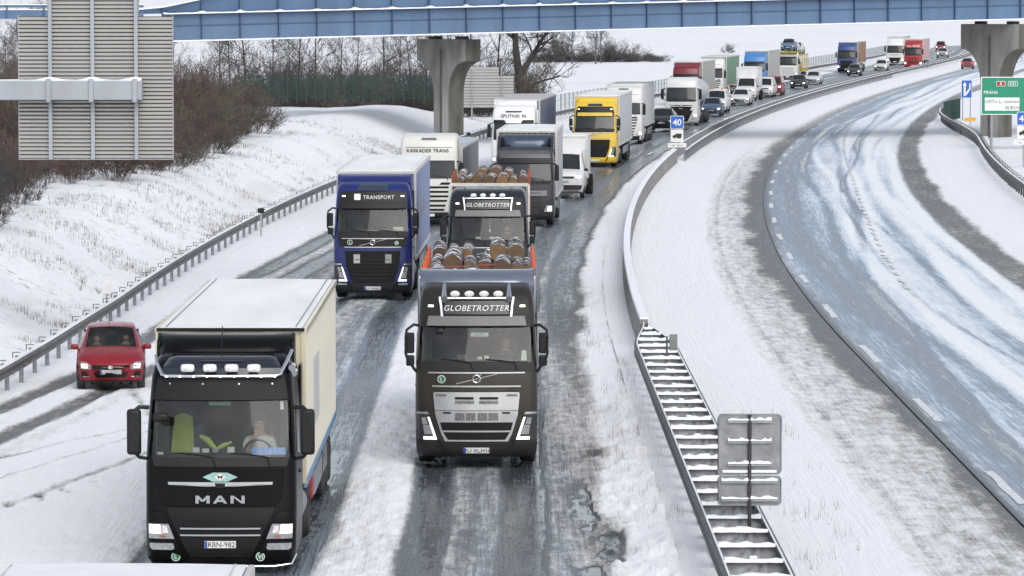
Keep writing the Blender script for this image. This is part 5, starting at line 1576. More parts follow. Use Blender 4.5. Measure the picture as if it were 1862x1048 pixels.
# emblem, stickers and the driver's name board
m = MB(); yy = S.y(0, 1.63) - .034
m.add([(-.29, yy, 1.63), (-.12, yy, 1.555), (.12, yy, 1.555), (.29, yy, 1.63), (.12, yy, 1.705), (-.12, yy, 1.705)], [(0, 1, 2, 3, 4, 5)]); em = m.build('emblem', P('emblem_mint', (.32, .52, .48), .4, var=.2, scale=14), T, 0)
m = MB(); m.add([(-.10, yy - .004, 1.63), (0, yy - .004, 1.568), (.10, yy - .004, 1.63), (0, yy - .004, 1.692)], [(0, 1, 2, 3)]); m.build('emblem_field', SIGNW, em, 0)
m = MB(); m.add([(-.05, yy - .008, 1.66), (-.03, yy - .008, 1.60), (0, yy - .008, 1.625), (.03, yy - .008, 1.60), (.05, yy - .008, 1.66), (0, yy - .008, 1.645)], [(0, 1, 2, 5), (2, 3, 4, 5)]); m.build('emblem_sign', P('emblem_brown', (.10, .03, .02), .5), em, 0)
def round_sticker(S, x, z, r, txt, parent, base=STICKG):
    m = MB(); y_ = S.y(x, z) - .046
    m.cyl((x, y_ + .006, z), (x, y_, z), r, n=18); o = m.build('sticker', WLET, parent)
    m = MB(); m.cyl((x, y_ + .002, z), (x, y_ - .003, z), r * .84, n=18); m.build('sticker_field', base, o)
    a, f = text_shape(txt)
    me = bpy.data.meshes.new('lettering'); me.from_pydata([(x + p[0] * r * .95, y_ - .006, z - r * .47 + p[1] * r * .95) for p in a], [], f); put('lettering', me, WLET, o)
round_sticker(S, -.74, .305, .075, 'L', T); round_sticker(S, .66, .305, .075, 'VI', T)
pb = pan(S, 'name_board', [(1.985, .52, 1.08), (2.10, .53, 1.07)], P('name_board_blue', (.10, .26, .62), .4, emit=.12, ecol=(.15, .3, .8)), T, -.03, .004, 6, skirt=0.)
surf_text(S, 'JCSABA', .06, .80, 2.012, WLET, pb, -.018, space=1.6)
pan(S, 'sun_strip', [(2.80, -.20, .16), (2.855, -.20, .16)], P('sun_strip_green', (.05, .20, .13), .4), T, -.012, .003, 3, skirt=0.)
pan(S, 'toll_tag', [(2.72, .98, 1.04), (2.86, .98, 1.03)], SIGNW, T, -.012, .003, 2, skirt=0.)
pan(S, 'vignette', [(1.99, -1.05, -.95), (2.03, -1.05, -.95)], SIGNW, T, -.012, .003, 2, skirt=0.)
# reflective vests over the passenger seat
HV = P('high_visibility_yellow', (.45, .52, .10), .7, var=.2)
m = MB(); rings = []
for k in range(9):
    u = k / 8.; rings.append([(-.92 + .42 * u, 1.16 - .05 * math.sin(3 * u), 1.80), (-.92 + .42 * u, 1.19, 1.80), (-.84 + .30 * u, 1.23, 2.52 + .06 * math.sin(math.pi * u)), (-.84 + .30 * u, 1.20, 2.52 + .06 * math.sin(math.pi * u))])
m.loft(rings); m.build('hanging_vest', HV, T, 60)
m = MB(); m.tube([(-.36, .55, 2.26), (-.24, .50, 2.20), (-.10, .48, 2.04), (.02, .52, 2.10), (.16, .55, 2.16)], [.03, .06, .05, .05, .02], 6); m.build('folded_vest', HV, T, 60)
for k, (x, w, h) in enumerate(((-.42, .12, .09), (-.26, .12, .07), (-.10, .10, .07), (.16, .12, .10), (.34, .05, .12), (.50, .09, .07))):
    m = MB(); m.box((x, .36, 2.0 + h / 2), (w, .06, h)); m.build('dashboard_item', (SIGNW, DARKPL, LENS)[k % 3] if k != 1 else SIGNW, T, bevel=.01)
SIDEC = P('cream_panel', (.74, .71, .63), .45, var=.07, scale=1.2, streak=(1, 3, .3), dirt=.4, dirtcol=(.33, .31, .28), dz=(1, 4))
box_body(T, 2.85, 15.5, 3.89, zb=1.2, hw=1.275, side=SIDEC, front=CREAM, roof=ROOFW, frame=CREAM, eyes='line', ribs=34, skirt=P('trailer_blue_skirt', (.16, .30, .46), .5, dirt=.3))
for sg in (-1, 1):
    m = MB(); m.box((sg * 1.05, 2.80, 3.76), (.10, .03, .035)); m.build('marker_lamp', BLACK, T, bevel=.01)
m = MB(); m.box((-.78, 2.79, 3.75), (.42, .02, .05)); m.build('warning_strip', WLET, T); m = MB(); m.box((.78, 2.79, 3.75), (.42, .02, .05)); m.build('warning_strip', WLET, T)
m = MB(); m.box((1.276, 7.0, 2.5), (.015, 2.2, 1.2)); m.build('faded_logo', P('logo_blue_faded', (.30, .37, .48), .5, var=.1), T)
m = MB(); m.box((1.17, 6.1, .86), (.16, .28, .62)); m.build('fire_extinguisher_box', REDT, T, bevel=.05)
m = MB(); m.box((1.262, 3.0, 1.45), (.03, .20, .50)); m.build('blue_sticker', P('sticker_blue', (.10, .30, .55), .5), T)
pb_ = MB(); pb_.tube([(-1.15, .04, .18), (-.9, -.04, .155), (0, -.06, .155), (.9, -.04, .155), (1.18, .04, .19), (1.25, .16, .34)], .02, 8); pb_.build('bumper_tube', CHROME, T)
person(T, .60, 1.02, 1.98 - .02 - .30, 'person in a white t-shirt driving the black truck, hand raised to the face', (.62, .62, .62), pose='face', sc=1.05)

# --- brown truck with logs
PBR = paint('brown', (.030, .026, .020), .15, rough=.3, metal=.3)
T = truck(86.2, None, 'brown metallic truck with chrome grille and a load of birch logs', x=-.72)
VA = T
S = volvo(T, PBR, True, None, 'PO 9CH10', 'horns', 'GLOBETROTTER', 'chrome', DRL, P('visor_taupe', (.15, .145, .14), .4))
deflector(T, P('deflector_grey', (.22, .25, .30), .22, .6, var=.06), 1.20, 3.56, 3.96); side_fairing(T, PBR, 1.245, .9, 3.5)
chassis(T, 7.0, (1.40, 4.6, 5.95))
round_sticker(S, -.71, 1.83, .082, 'L', T)
pan(S, 'dashboard_sign', [(2.68, -.12, .24), (2.76, -.12, .24)], P('toll_plate', (.50, .56, .56), .4), T, -.02, .003, 4, skirt=0.)
surf_text(S, 'ALTA', .05, .06, 2.70, INK, T, -.014)
m = MB(); m.tube([(.03, .42, 2.78), (.03, .40, 2.62)], .004, 4); m.sphere((.03, .40, 2.58), .035, 8, 6); m.build('pendant', SIGNR, T)
for k, (x, w, h) in enumerate(((-.30, .20, .10), (.06, .10, .06), (.20, .10, .08))):
    m = MB(); m.box((x, .40, 2.20 + h / 2), (w, .05, h)); m.build('dashboard_item', SIGNW if k else INTERL, T, bevel=.01)
pan(S, 'paper_note', [(2.20, .90, 1.02), (2.40, .92, 1.01)], SIGNW, T, -.012, .003, 2, skirt=0.)
m = MB(); m.sphere((-.74, .34, 2.78), .12, 10, 6, (1, .6, .8)); m.build('front_mirror', DARKPL, T)
person(T, .58, 1.02, 2.17 - .36, 'person in dark clothes driving the brown log truck, both hands on the wheel', (.05, .05, .055))

BARK = P('birch_bark', (.22, .20, .185), .8, var=.75, scale=3.2, bump=.5, bscale=14)
def bark_mat():
    m, nt, b = _mat('snowy_birch_bark')
    tc = N(nt, 'ShaderNodeTexCoord'); v = tc.outputs['Object']
    oi = N(nt, 'ShaderNodeObjectInfo'); va = N(nt, 'ShaderNodeVectorMath', operation='ADD'); nt.links.new(v, va.inputs[0]); nt.links.new(oi.outputs['Location'], va.inputs[1]); v = va.outputs[0]
    n1 = noise(nt, v, 7., 5, .7); n2 = noise(nt, v, 3.6, 5, .65)
    c = ramp(nt, n1, [(.34, (.018, .014, .012)), (.52, (.06, .047, .04)), (.64, (.12, .10, .088)), (.78, (.34, .32, .30))])
    geo = N(nt, 'ShaderNodeNewGeometry'); sep = N(nt, 'ShaderNodeSeparateXYZ'); nt.links.new(geo.outputs['Normal'], sep.inputs[0])
    f = math_(nt, 'MULTIPLY', ramp(nt, sep.outputs[2], [(.2, 0.), (.6, 1.)]), ramp(nt, n2, [(.53, 0.), (.56, 1.)]))
    c = mixc(nt, f, c, (.80, .81, .83))
    nt.links.new(c, b.inputs['Base Color']); b.inputs['Roughness'].default_value = .85
    bp_ = N(nt, 'ShaderNodeBump'); bp_.inputs['Strength'].default_value = .6; bp_.inputs['Distance'].default_value = .02; nt.links.new(n1, bp_.inputs['Height']); nt.links.new(bp_.outputs[0], b.inputs['Normal'])
    return m
LOGB = bark_mat()
def cut_mat():
    m, nt, b = _mat('log_cut_face')
    tc = N(nt, 'ShaderNodeTexCoord'); sep = N(nt, 'ShaderNodeSeparateXYZ'); nt.links.new(tc.outputs['Object'], sep.inputs[0])
    r = math_(nt, 'SQRT', math_(nt, 'ADD', math_(nt, 'POWER', math_(nt, 'ABSOLUTE', sep.outputs[0]), 2.), math_(nt, 'POWER', math_(nt, 'ABSOLUTE', sep.outputs[2]), 2.)))
    ring = math_(nt, 'SINE', math_(nt, 'MULTIPLY_ADD', noise(nt, tc.outputs['Object'], 6, 3), 9., math_(nt, 'MULTIPLY', r, 220.)))
    c = ramp(nt, math_(nt, 'MULTIPLY_ADD', ring, .25, math_(nt, 'MULTIPLY', noise(nt, tc.outputs['Object'], 9, 4), 1.0)), [(.2, (.14, .065, .025)), (.55, (.29, .15, .062)), (.85, (.42, .26, .12))])
    oi = N(nt, 'ShaderNodeObjectInfo'); c = mixc(nt, math_(nt, 'MULTIPLY_ADD', oi.outputs['Random'], .70, .22), c, (.06, .042, .032))
    nt.links.new(c, b.inputs['Base Color']); b.inputs['Roughness'].default_value = .8
    return m
LOGC = cut_mat()
def log_mesh(r, L, seed):
    rr = random.Random(seed); mb = MB(); n = 14; rings = []
    wob = [1 + .10 * (rr.random() - .5) for _ in range(n)]
    bx, bz = (rr.random() - .5) * .03, (rr.random() - .5) * .03
    for k in range(8):
        u = k / 7.; sc = r * (1 + .03 * (rr.random() - .5) - .05 * u)
        rings.append([(sc * wob[j] * math.cos(2 * math.pi * j / n) + bx * math.sin(3 * u), L * u, sc * wob[j] * math.sin(2 * math.pi * j / n) + bz * math.sin(2.5 * u)) for j in range(n)])
    mb.loft(rings)
    me = mb.mesh('log', 50); me.materials.append(LOGB); me.materials.append(LOGC)
    for p in me.polygons:
        if len(p.vertices) > 4: p.material_index = 1
    return me
LOGS = [(r, log_mesh(r, 3.0, 40 + k)) for k, r in enumerate((.11, .135, .155, .175, .20, .235))]
def log_load(T, bunks, label, seed, top, z0=1.42):
    """three bunks of logs, stacked between the stanchions; each log is a thing of its own"""
    rr = random.Random(seed)
    M_ = Matrix.Translation(T.location) @ Matrix.Rotation(T.rotation_euler[2], 4, 'Z')
    for bi, (yb, tp) in enumerate(zip(bunks, top)):
        nl = int((tp - .36 - 1.42) / .30); z = tp - .36 - .30 * nl; lay = 0
        if z > 1.45:
            m = MB()
            for q in (.5, 2.3): m.box((0, yb + q, (1.39 + z) / 2), (2.3, .25, z - 1.39))
            m.build('bunk_beam', CHASSIS, T)
        while lay <= nl:
            x = -1.10; mx = 0
            last = lay == nl
            while x < .98:
                r, me = LOGS[rr.randrange(6)]
                for _t in range(8):
                    if x + 2 * r <= 1.15: break
                    r, me = LOGS[rr.randrange(3)]
                if x + 2 * r > 1.15: break
                if last and rr.random() < .07: x += 1.5 * r; continue
                o = put('log', me, None)
                zz = z + r + (rr.random() * .05 if not last else rr.random() * .10)
                o.matrix_world = M_ @ Matrix.Translation((x + r, yb + rr.random() * .75 - .1, zz)) @ Matrix.Rotation(rr.random() * 6.28, 4, 'Y') @ Matrix.Rotation((rr.random() - .5) * .03, 4, 'Z')
                tag(o, label, 'log', label.replace('birch log', 'birch logs').replace('snow-dusted cut', 'cut'))
                x += 2 * r + .005; mx = max(mx, 2 * r)
            z += .30; lay += 1
def log_bed(T, bunks, posts, ptop, pmat, white=False):
    L = bunks[-1] + 3.2 - bunks[0]; y0 = bunks[0] - .15
    m = MB(); m.box((0, y0 + L / 2, 1.30), (2.46, L + .3, .18)); m.build('bed', CHASSIS, T)
    for y in posts:
        for sg in (-1, 1):
            m = MB(); m.box((sg * 1.20, y, (ptop + 1.3) / 2), (.075, .11, ptop - 1.3)); m.build('stanchion', pmat, T, bevel=.01)
    m = MB()
    hb = ROOFF if white else GALV
    zt = 3.76 if white else 3.46
    for z in np.linspace(1.5, zt, 7): m.box((0, y0 - .12, z), (2.42, .07, .10))
    for x in (-1.2, -.4, .4, 1.2): m.box((x, y0 - .12, (zt + 1.3) / 2), (.09, .08, zt - 1.25))
    m.build('headboard', P('headboard_white', (.62, .61, .58), .55, var=.15, dirt=.2) if white else hb, T)
    for ya in (bunks[-1] + .2, bunks[-1] + 1.5, bunks[-1] + 2.8):
        for sg in (-1, 1): wheel(T, sg * 1.0, ya, .50, .40)
bk = (3.15, 6.9, 10.6)
log_bed(VA, bk, (3.6, 5.4, 7.3, 9.2, 11.0, 12.9), 3.78, ORANGE)
log_load(VA, bk, 'snow-dusted cut birch log in the load behind the brown cab', 5, (3.66, 3.79, 3.86))
m = MB(); rings = []
for x in np.linspace(-.78, .35, 8): rings.append([(x, 6.45, 3.74 + .03 * math.sin(2 * x)), (x, 6.52, 3.74 + .03 * math.sin(2 * x)), (x, 6.52, 3.748 + .03 * math.sin(2 * x)), (x, 6.45, 3.748 + .03 * math.sin(2 * x))])
m.loft(rings); m.build('lashing_strap', P('strap_pink', (.55, .05, .10), .7), VA)

# --- second log truck
PDK = paint('dark_blue_grey', (.020, .024, .032), .22, rough=.25, metal=.3)
T = truck(130, None, 'dark blue-grey truck with white headboard carrying logs behind the brown one', x=-.74)
VB = T
S = volvo(T, PDK, True, None, '', 'bar', 'GLOBETROTTER', 'black', DRL, P('visor_taupe', (.15, .145, .14), .4))
chassis(T, 7.0, (1.40, 4.6, 5.95)); deflector(T, P('deflector_steel', (.20, .23, .28), .3, .5, var=.06), .95, 3.55, 3.72, flaps=False, y1=1.6)
bk = (3.2, 6.9)
log_bed(VB, bk, (5.2, 7.4, 9.3), 4.0, P('stanchion_rust', (.30, .07, .03), .6, var=.2), white=True)
log_load(VB, bk, 'snow-dusted cut birch log in the load behind the white headboard', 9, (4.0, 4.03))
for sg in (-1, 1):
    m = MB(); m.box((sg * 1.235, 2.9, 2.7), (.06, .42, 2.05)); m.build('headboard_wing', MATS['headboard_white'], VB)
m = MB(); m.tube([(.06, .42, 2.75), (.06, .40, 2.50)], .006, 4); m.sphere((.06, .40, 2.46), .05, 6, 4, (.7, .5, 1.2)); m.build('pendant', SIGNW, VB)
for x in (-.30, .12, .86):
    m = MB(); m.box((x, .40, 2.24), (.14, .04, .07)); m.build('dashboard_item', SIGNW, VB)
person(T, .58, 1.02, 2.17 - .36, 'person in a dark jacket driving the log truck with the white headboard', (.07, .07, .075))

# --- blue truck
PBL = paint('royal_blue', (.009, .019, .125), .15, rough=.3)
T = truck(135, None, 'royal blue truck with black grille and grey-blue curtain trailer', x=-4.42, extra=.0)
VC = T
S = volvo(T, PBL, True, None, 'ZV 990EC', None, None, 'black', DRL, BLACK)
surf_text(S, 'TRANSPORT', .115, .18, 3.20, WLET, T, .03, bold=.01, space=1.1)
pan(S, 'logo_tile', [(3.17, -.60, -.40), (3.36, -.60, -.40)], WLET, T, .03, .005, 2)
round_sticker(S, -.72, 1.84, .085, 'L', T, P('green_sticker_dark', (.03, .09, .05), .5)); round_sticker(S, .76, 1.82, .065, 'A', T, P('mint_sticker', (.12, .36, .30), .5))
pan(S, 'bonnet_black', [(1.70, -1.06, 1.06), (1.99, -1.10, 1.10)], BLACK, T, .004, .006, 12)
for sg in (-1, 1): pan(S, 'plain_plate', [(1.18, sg * .50 - .10, sg * .50 + .10), (1.46, sg * .50 - .10, sg * .50 + .10)], LENS, T, .034, .008, 2)
pan(S, 'roof_hatch', [(3.46, -.50, .50), (3.66, -.44, .44)], P('hatch_petrol', (.03, .05, .075), .25), T, .01, .02, 8)
deflector(T, PBL, 1.17, 3.55, 3.92); side_fairing(T, PBL, 1.24, .9, 3.4); chassis(T, 6.2)
m = MB(); m.box((.0, .42, 2.20), (1.5, .10, .05)); m.build('dashboard_papers', INTERL, T, bevel=.02); m = MB(); m.box((.80, .42, 2.24), (.34, .08, .14)); m.build('dashboard_papers', SIGNW, T, bevel=.03)
CURT = P('curtain_blue_grey', (.23, .29, .50), .5, var=.14, scale=.8, streak=(1, 1, .3), dirt=.5, dirtcol=(.25, .26, .29), dz=(1, 4))
box_body(T, 2.85, 16.45, 4.0, side=CURT, front=P('front_wall_blue', (.10, .13, .28), .5), roof=ROOFW, frame=P('frame_pale', (.55, .55, .54), .5, dirt=.3, dirtcol=(.3, .29, .28)))
side_text('GT TRANSPORT', .55, 1.285, 9.5, 2.2, P('curtain_letters', (.44, .47, .56), .5), T)

# --- white truck with the lettered high roof
PW = paint('ivory', (.66, .645, .60), .18)
T = truck(180, 779, 'ivory white truck with lettering on its high roof and dark grey trailer')
S = scania(T, PW, False, 'KASKADER TRANS', None, LAMPOFF)
chassis(T, 6.2); side_fairing(T, PW, 1.24, 1., 3.5)
box_body(T, 2.85, 16.3, 3.2, side=P('curtain_slate', (.17, .185, .21), .5, var=.15, scale=.8, dirt=.3, dirtcol=(.2, .2, .21)), roof=P('roof_grey_blue', (.44, .50, .57), .5))

# --- dark grey truck with the square air shield
PG = paint('graphite', (.034, .034, .040), .2, rough=.35, metal=.2)
T = truck(179, None, 'graphite grey box truck with a big air shield above its windscreen', x=.52)
S = plain_cab(T, PG, 'premium', P('grille_grey', (.02, .02, .022), .4), LITS)
deflector(T, P('air_shield', (.07, .09, .13), .2, .4, var=.08), 1.06, 3.28, 3.82, y1=1.9, flaps=False)
pan(S, 'roof_shield', [(2.86, -1.10, 1.10), (3.10, -1.08, 1.08), (3.20, -1.0, 1.0)], P('shield_grey', (.075, .075, .085), .4), T, .03, .02, 10, bevel=.01)
for sg in (-1, 1):
    m = MB(); m.prism([(.95, 3.25), (1.5, 3.75), (2.1, 3.78), (2.1, 3.0), (1.0, 3.0)], 0, sg * 1.06, sg * 1.18); m.build('deflector_flap', PG, T, bevel=.02)
pan(S, 'bonnet_panel', [(1.30, -.55, .95), (1.52, -.55, .95)], P('pale_panel', (.20, .20, .21), .4), T, .03, .006, 6)
chassis(T, 6.0, (1.35, 6.8)); side_fairing(T, PG, 1.22, .9, 3.2)
box_body(T, 2.5, 10.8, 3.98, side=P('box_grey', (.44, .44, .45), .45, var=.06, dirt=.3, dirtcol=(.22, .22, .22), dz=(1, 3)), front=P('box_front_grey', (.14, .14, .15), .5), axles=())

# --- white box van
T = truck(204, 1024, 'white box van with open-faced grille between the graphite and yellow trucks', 'box_van', cat='van')
S = car(T, 'cargo', paint('van_white', (.72, .72, .72), .35), lit=LITW, trim=BLACK)
pan(S, 'bumper', [(.42, -.84, .84), (.66, -.90, .90)], DARKPL, T, .01, .03, 10)
box_body(T, 2.35, 6.4, 2.95, zb=.95, hw=1.05, side=paint('van_box', (.70, .70, .70), .3), eyes=False, axles=(5.0,))

# --- white truck with the roof lettering and navy trailer
T = truck(235, 933, 'white truck with sloping roof lettering and navy trailer on the outer lane')
S = plain_cab(T, paint('snow_white', (.75, .75, .76), .15), 'tee', GRILLE, LIT, 'SPUTNIK 96', DLET, txtz=3.03, tsize=.19, visor=False)
chassis(T, 6.2); side_fairing(T, MATS['paint_snow_white'], 1.22, .9, 3.4)
deflector(T, P('shield_white', (.78, .78, .79), .5), 1.15, 3.42, 3.95, y1=1.95)
pan(S, 'roof_slot', [(3.32, -.42, .42), (3.39, -.46, .46)], BLACK, T, .02, .01, 6)
for sg in (-1, 1): pan(S, 'visor_wing', [(2.72, sg * .40, sg * 1.12), (2.90, sg * .52, sg * 1.10)], BLACK, T, .03, .02, 5)
box_body(T, 2.85, 16.4, 3.99, side=P('curtain_navy', (.12, .145, .22), .5, var=.12, scale=.8, dirt=.25), roof=P('roof_dull', (.46, .45, .44), .6))

# --- yellow truck
PY = paint('yellow', (.74, .50, .045), .12)
T = truck(243, 1081, 'bright yellow truck with pale grey trailer on the inner lane')
S = volvo(T, PY, False, None, '', None, None, 'black', LITS, P('visor_yellow', (.62, .45, .06), .4), PY)
deflector(T, PY, 1.17, 3.55, 3.95); side_fairing(T, PY, 1.24, .9, 3.5); chassis(T, 6.2)
pan(S, 'roof_hatch', [(3.47, -.42, .42), (3.60, -.40, .40)], P('hatch_petrol', (.03, .05, .075), .25), T, .01, .02, 8)
box_body(T, 2.85, 16.4, 4.0, side=P('curtain_pale', (.52, .53, .55), .5, var=.07, scale=.8, dirt=.35, dirtcol=(.3, .3, .3), dz=(1, 4)), front=P('front_pale', (.5, .5, .5), .5))

# --- white high-roof truck behind the yellow one
T = truck(281, 1133, 'white high-roofed truck half hidden behind the yellow one')
PW2 = paint('chalk', (.68, .68, .67), .2)
S = scania(T, PW2, lit=LITW); chassis(T, 6.2); deflector(T, PW2, 1.15, 3.6, 4.0)
box_body(T, 2.85, 12.0, 3.9, side=P('curtain_white', (.6, .6, .6), .5, dirt=.3))

# --- dark suv
T = truck(308, 1202, 'dark blue estate car leading the white tanker behind the speed sign', 'parked_car', cat='car'); T.name = 'car'
car(T, 'suv', paint('midnight', (.015, .02, .032), .3), lit=LITS, grille_chrome=True)

# --- white tanker
T = truck(324, 1238, 'white tanker truck with a big black mesh grille behind the speed sign')
S = man_cab(T, PW2, False, '', LITW, dark=False)
pan(S, 'grille_frame', [(1.05, -.66, .66), (1.42, -.82, .82)], GRILLE, T, .04, .01, 8); surf_text(S, 'MAN', .09, 0, 1.24, SATIN, T, .06, bold=.03)
chassis(T, 6.2); side_fairing(T, PW2, 1.24, 1., 3.0)
m = MB(); rings = []
for y, s in ((2.9, .55), (3.0, .92), (3.3, 1.), (8, 1.), (13.2, 1.), (13.5, .9), (13.6, .5)): rings.append([(1.22 * s * math.cos(a), y, 2.35 + 1.05 * s * math.sin(a)) for a in np.linspace(0, 2 * math.pi, 25)[:-1]])
m.loft(rings); m.build('tank', P('tank_grey', (.42, .43, .44), .35, .3, dirt=.3), T, 50)
for y in (10, 11.3, 12.6):
    for sg in (-1, 1): wheel(T, sg * 1.03, y, .49, .40)

WHITEV = paint('van_plain_white', (.70, .70, .71), .3)
T = truck(349, 1292, 'small blue car squeezed between the tanker and a white van', 'car', cat='car'); car(T, 'hatch', paint('denim', (.05, .085, .17), .3), lit=LITW)
T = truck(360, 1301, 'white crew van with orange beacons behind the tanker', 'van', cat='van'); car(T, 'van', WHITEV, lit=LITS)
for x in (-.4, .4):
    m = MB(); m.cyl((x, 1.9, 1.95), (x, 1.9, 2.08), .09, n=10); m.build('beacon', P('beacon_orange', (.6, .2, .03), .4), T)
T = truck(381, 1246, 'truck with wine red cab roof and grey box above the white tanker')
PWR = paint('wine', (.17, .018, .028), .2); S = plain_cab(T, PWR, 'tee'); chassis(T, 6.2); deflector(T, PWR, 1.15, 3.5, 3.9)
box_body(T, 2.8, 15.5, 4.0, side=P('box_stone', (.40, .39, .36), .5, dirt=.3), front=P('box_stone_front', (.30, .29, .28), .5))
T = truck(413, 1292, 'truck with pale cab and green curtain trailer behind the wine red one')
S = scania(T, PW2, dark_visor=True); chassis(T, 6.2)
box_body(T, 2.8, 16.0, 4.0, side=P('curtain_green', (.13, .26, .17), .5, dirt=.3, dirtcol=(.25, .28, .25), dz=(1, 4)), skirt=P('rail_orange', (.5, .3, .12), .5), roof=P('roof_pale', (.55, .58, .55), .5))
T = truck(385, 1344, 'white saloon car driving ahead of a white box van', 'car', cat='car'); car(T, 'sedan', paint('car_white', (.70, .71, .72), .25), lit=LITS)
T = truck(402, 1355, 'white box van right behind the white saloon car', 'box_van', cat='van'); S = car(T, 'cargo', WHITEV, lit=LITW, trim=BLACK)
box_body(T, 2.2, 6.3, 3.15, zb=.95, hw=1.05, side=WHITEV, eyes=False, axles=(5.0,))
T = truck(416, 1388, 'little white van tucked behind the white box van', 'van', cat='van'); car(T, 'van', WHITEV, lit=LITW, trim=BLACK)
T = truck(424, 1404, 'red van with a dark windscreen and one bright headlamp', 'van', cat='van'); car(T, 'van', paint('van_red', (.26, .022, .032), .3), lit=LITW, trim=BLACK)
T = truck(458, 1371, 'sky blue truck with a light grey trailer further back')
PSB = paint('sky_blue', (.06, .20, .46), .15); S = plain_cab(T, PSB, 'tee', txt=None); chassis(T, 6.2); deflector(T, PSB, 1.15, 3.5, 3.9)
box_body(T, 2.8, 16.2, 4.05, side=P('box_light', (.46, .45, .43), .5, dirt=.2), front=P('box_light_front', (.25, .25, .26), .5), eyes=False)
T = truck(457, 1450, 'dark hatchback with headlights on behind the red van', 'car', cat='car'); car(T, 'hatch', paint('charcoal', (.02, .022, .026), .3), lit=LITW)
T = truck(481, 1476, 'pale car following the dark hatchback along the curved barrier', 'car', cat='car'); car(T, 'sedan', paint('car_pale', (.60, .62, .64), .25), lit=LITS)
# --- car transporter
T = truck(505, 1431, 'car transporter with yellow stripe and cars on its open decks', cat='car transporter')
S = plain_cab(T, paint('cream_white', (.60, .60, .56), .2), 'premium', P('grille_white', (.5, .5, .5), .5)); chassis(T, 6.2)
m = MB(); m.box((0, .5, 3.35), (2.3, 1.2, .10)); m.build('front_deck', P('deck_yellow', (.55, .42, .05), .5), T)
for zz in (1.0, 2.9):
    m = MB(); m.box((0, 8.0, zz), (2.4, 11.5, .10)); m.build('deck', MATS['deck_yellow'], T)
for y in np.arange(2.6, 13.8, 2.2):
    for sg in (-1, 1):
        m = MB(); m.box((sg * 1.17, y, 2.0), (.09, .12, 2.2)); m.build('deck_post', MATS['deck_yellow'], T)
for y in (9.5, 10.8):
    for sg in (-1, 1): wheel(T, sg * 1.03, y, .45, .40)
TRT = T
def cargo_car(y, z, kind, mat_, label):
    M_ = Matrix.Translation(TRT.location) @ Matrix.Rotation(TRT.rotation_euler[2], 4, 'Z') @ Matrix.Translation((0, y, z))
    o = thing('car', M_.to_translation(), TRT.rotation_euler[2], label, 'car'); car(o, kind, mat_, lit=LAMPOFF)
cargo_car(.0, 3.42, 'hatch', paint('cargo_blue', (.10, .16, .26), .1), 'blue-grey car on top of the transporter cab')
cargo_car(4.6, 2.97, 'hatch', paint('cargo_silver', (.45, .46, .47), .1), 'silver car on the upper deck of the transporter')
cargo_car(9.2, 2.97, 'sedan', paint('cargo_white', (.62, .62, .62), .1), 'white car at the rear of the transporter upper deck')
cargo_car(5.0, 1.07, 'sedan', paint('cargo_black', (.03, .03, .03), .1), 'black car on the lower deck of the transporter')
# --- far group
T = truck(560, 1538, 'far blue truck with a colourful tarpaulin trailer before the bridge pier')
PFB = paint('far_blue', (.03, .06, .19), .15); S = plain_cab(T, PFB, 'tee', lit=LITW); chassis(T, 6.2); deflector(T, PFB, 1.15, 3.5, 3.9)
def tarp():
    m, nt, b = _mat('colour_tarpaulin'); tc = N(nt, 'ShaderNodeTexCoord')
    mp = N(nt, 'ShaderNodeMapping'); mp.inputs['Scale'].default_value = (0, .35, .25); nt.links.new(tc.outputs['Object'], mp.inputs[0])
    c = ramp(nt, noise(nt, mp.outputs[0], 1.6, 2), [(.3, (.20, .14, .22)), (.45, (.34, .12, .09)), (.55, (.40, .30, .12)), (.68, (.18, .24, .17)), (.8, (.25, .18, .25))]); nt.links.new(c, b.inputs['Base Color']); b.inputs['Roughness'].default_value = .6
    return m
box_body(T, 2.8, 16.2, 4.0, side=tarp(), front=P('front_blue', (.06, .09, .22), .5), eyes=False)
T = truck(533, 1551, 'dark car just below the far blue truck', 'car', cat='car'); car(T, 'hatch', paint('far_dark', (.03, .035, .045), .3), lit=LITW)
T = truck(574, 1600, 'white car between the far blue and far red trucks', 'car', cat='car'); car(T, 'sedan', paint('far_white', (.66, .67, .68), .25), lit=LITW)
T = truck(622, 1626, 'far white truck with dark screen beside the far red truck')
S = man_cab(T, PW2, False, '', LITW, dark=False); chassis(T, 6.2); deflector(T, PW2, 1.15, 3.5, 3.9)
box_body(T, 2.8, 15.0, 4.2, side=P('far_curtain', (.5, .5, .48), .5), eyes=False)
T = truck(592, 1659, 'far red truck with white roof lettering and pink-grey trailer')
PFR = paint('far_red', (.34, .02, .03), .15); S = plain_cab(T, PFR, 'tee', P('grille_red', (.2, .015, .02), .4), LITW, 'Fam. Bosch', WLET, PFR, txtz=3.0, tsize=.26); chassis(T, 6.2); deflector(T, PFR, 1.15, 3.5, 3.9)
box_body(T, 2.8, 16.0, 4.1, side=P('curtain_rose', (.48, .30, .31), .5), eyes=False)
T = truck(698, 1712, 'silver car with bright headlamps right behind the far red truck', 'car', cat='car'); car(T, 'suv', paint('far_silver', (.42, .42, .44), .25), lit=LITW)
T = truck(782, 1709, 'reddish car at the end of the visible queue', 'car', cat='car'); car(T, 'van', paint('far_reddish', (.30, .06, .07), .25), lit=LITW)
# --- red car driving away on the other carriageway
T = truck(592, 1760, 'red car driving away in spray on the other carriageway beside the pier', 'car', cat='car', extra=math.pi); car(T, 'hatch', paint('away_red', (.17, .045, .05), .5), lit=LAMPOFF, rear=True)

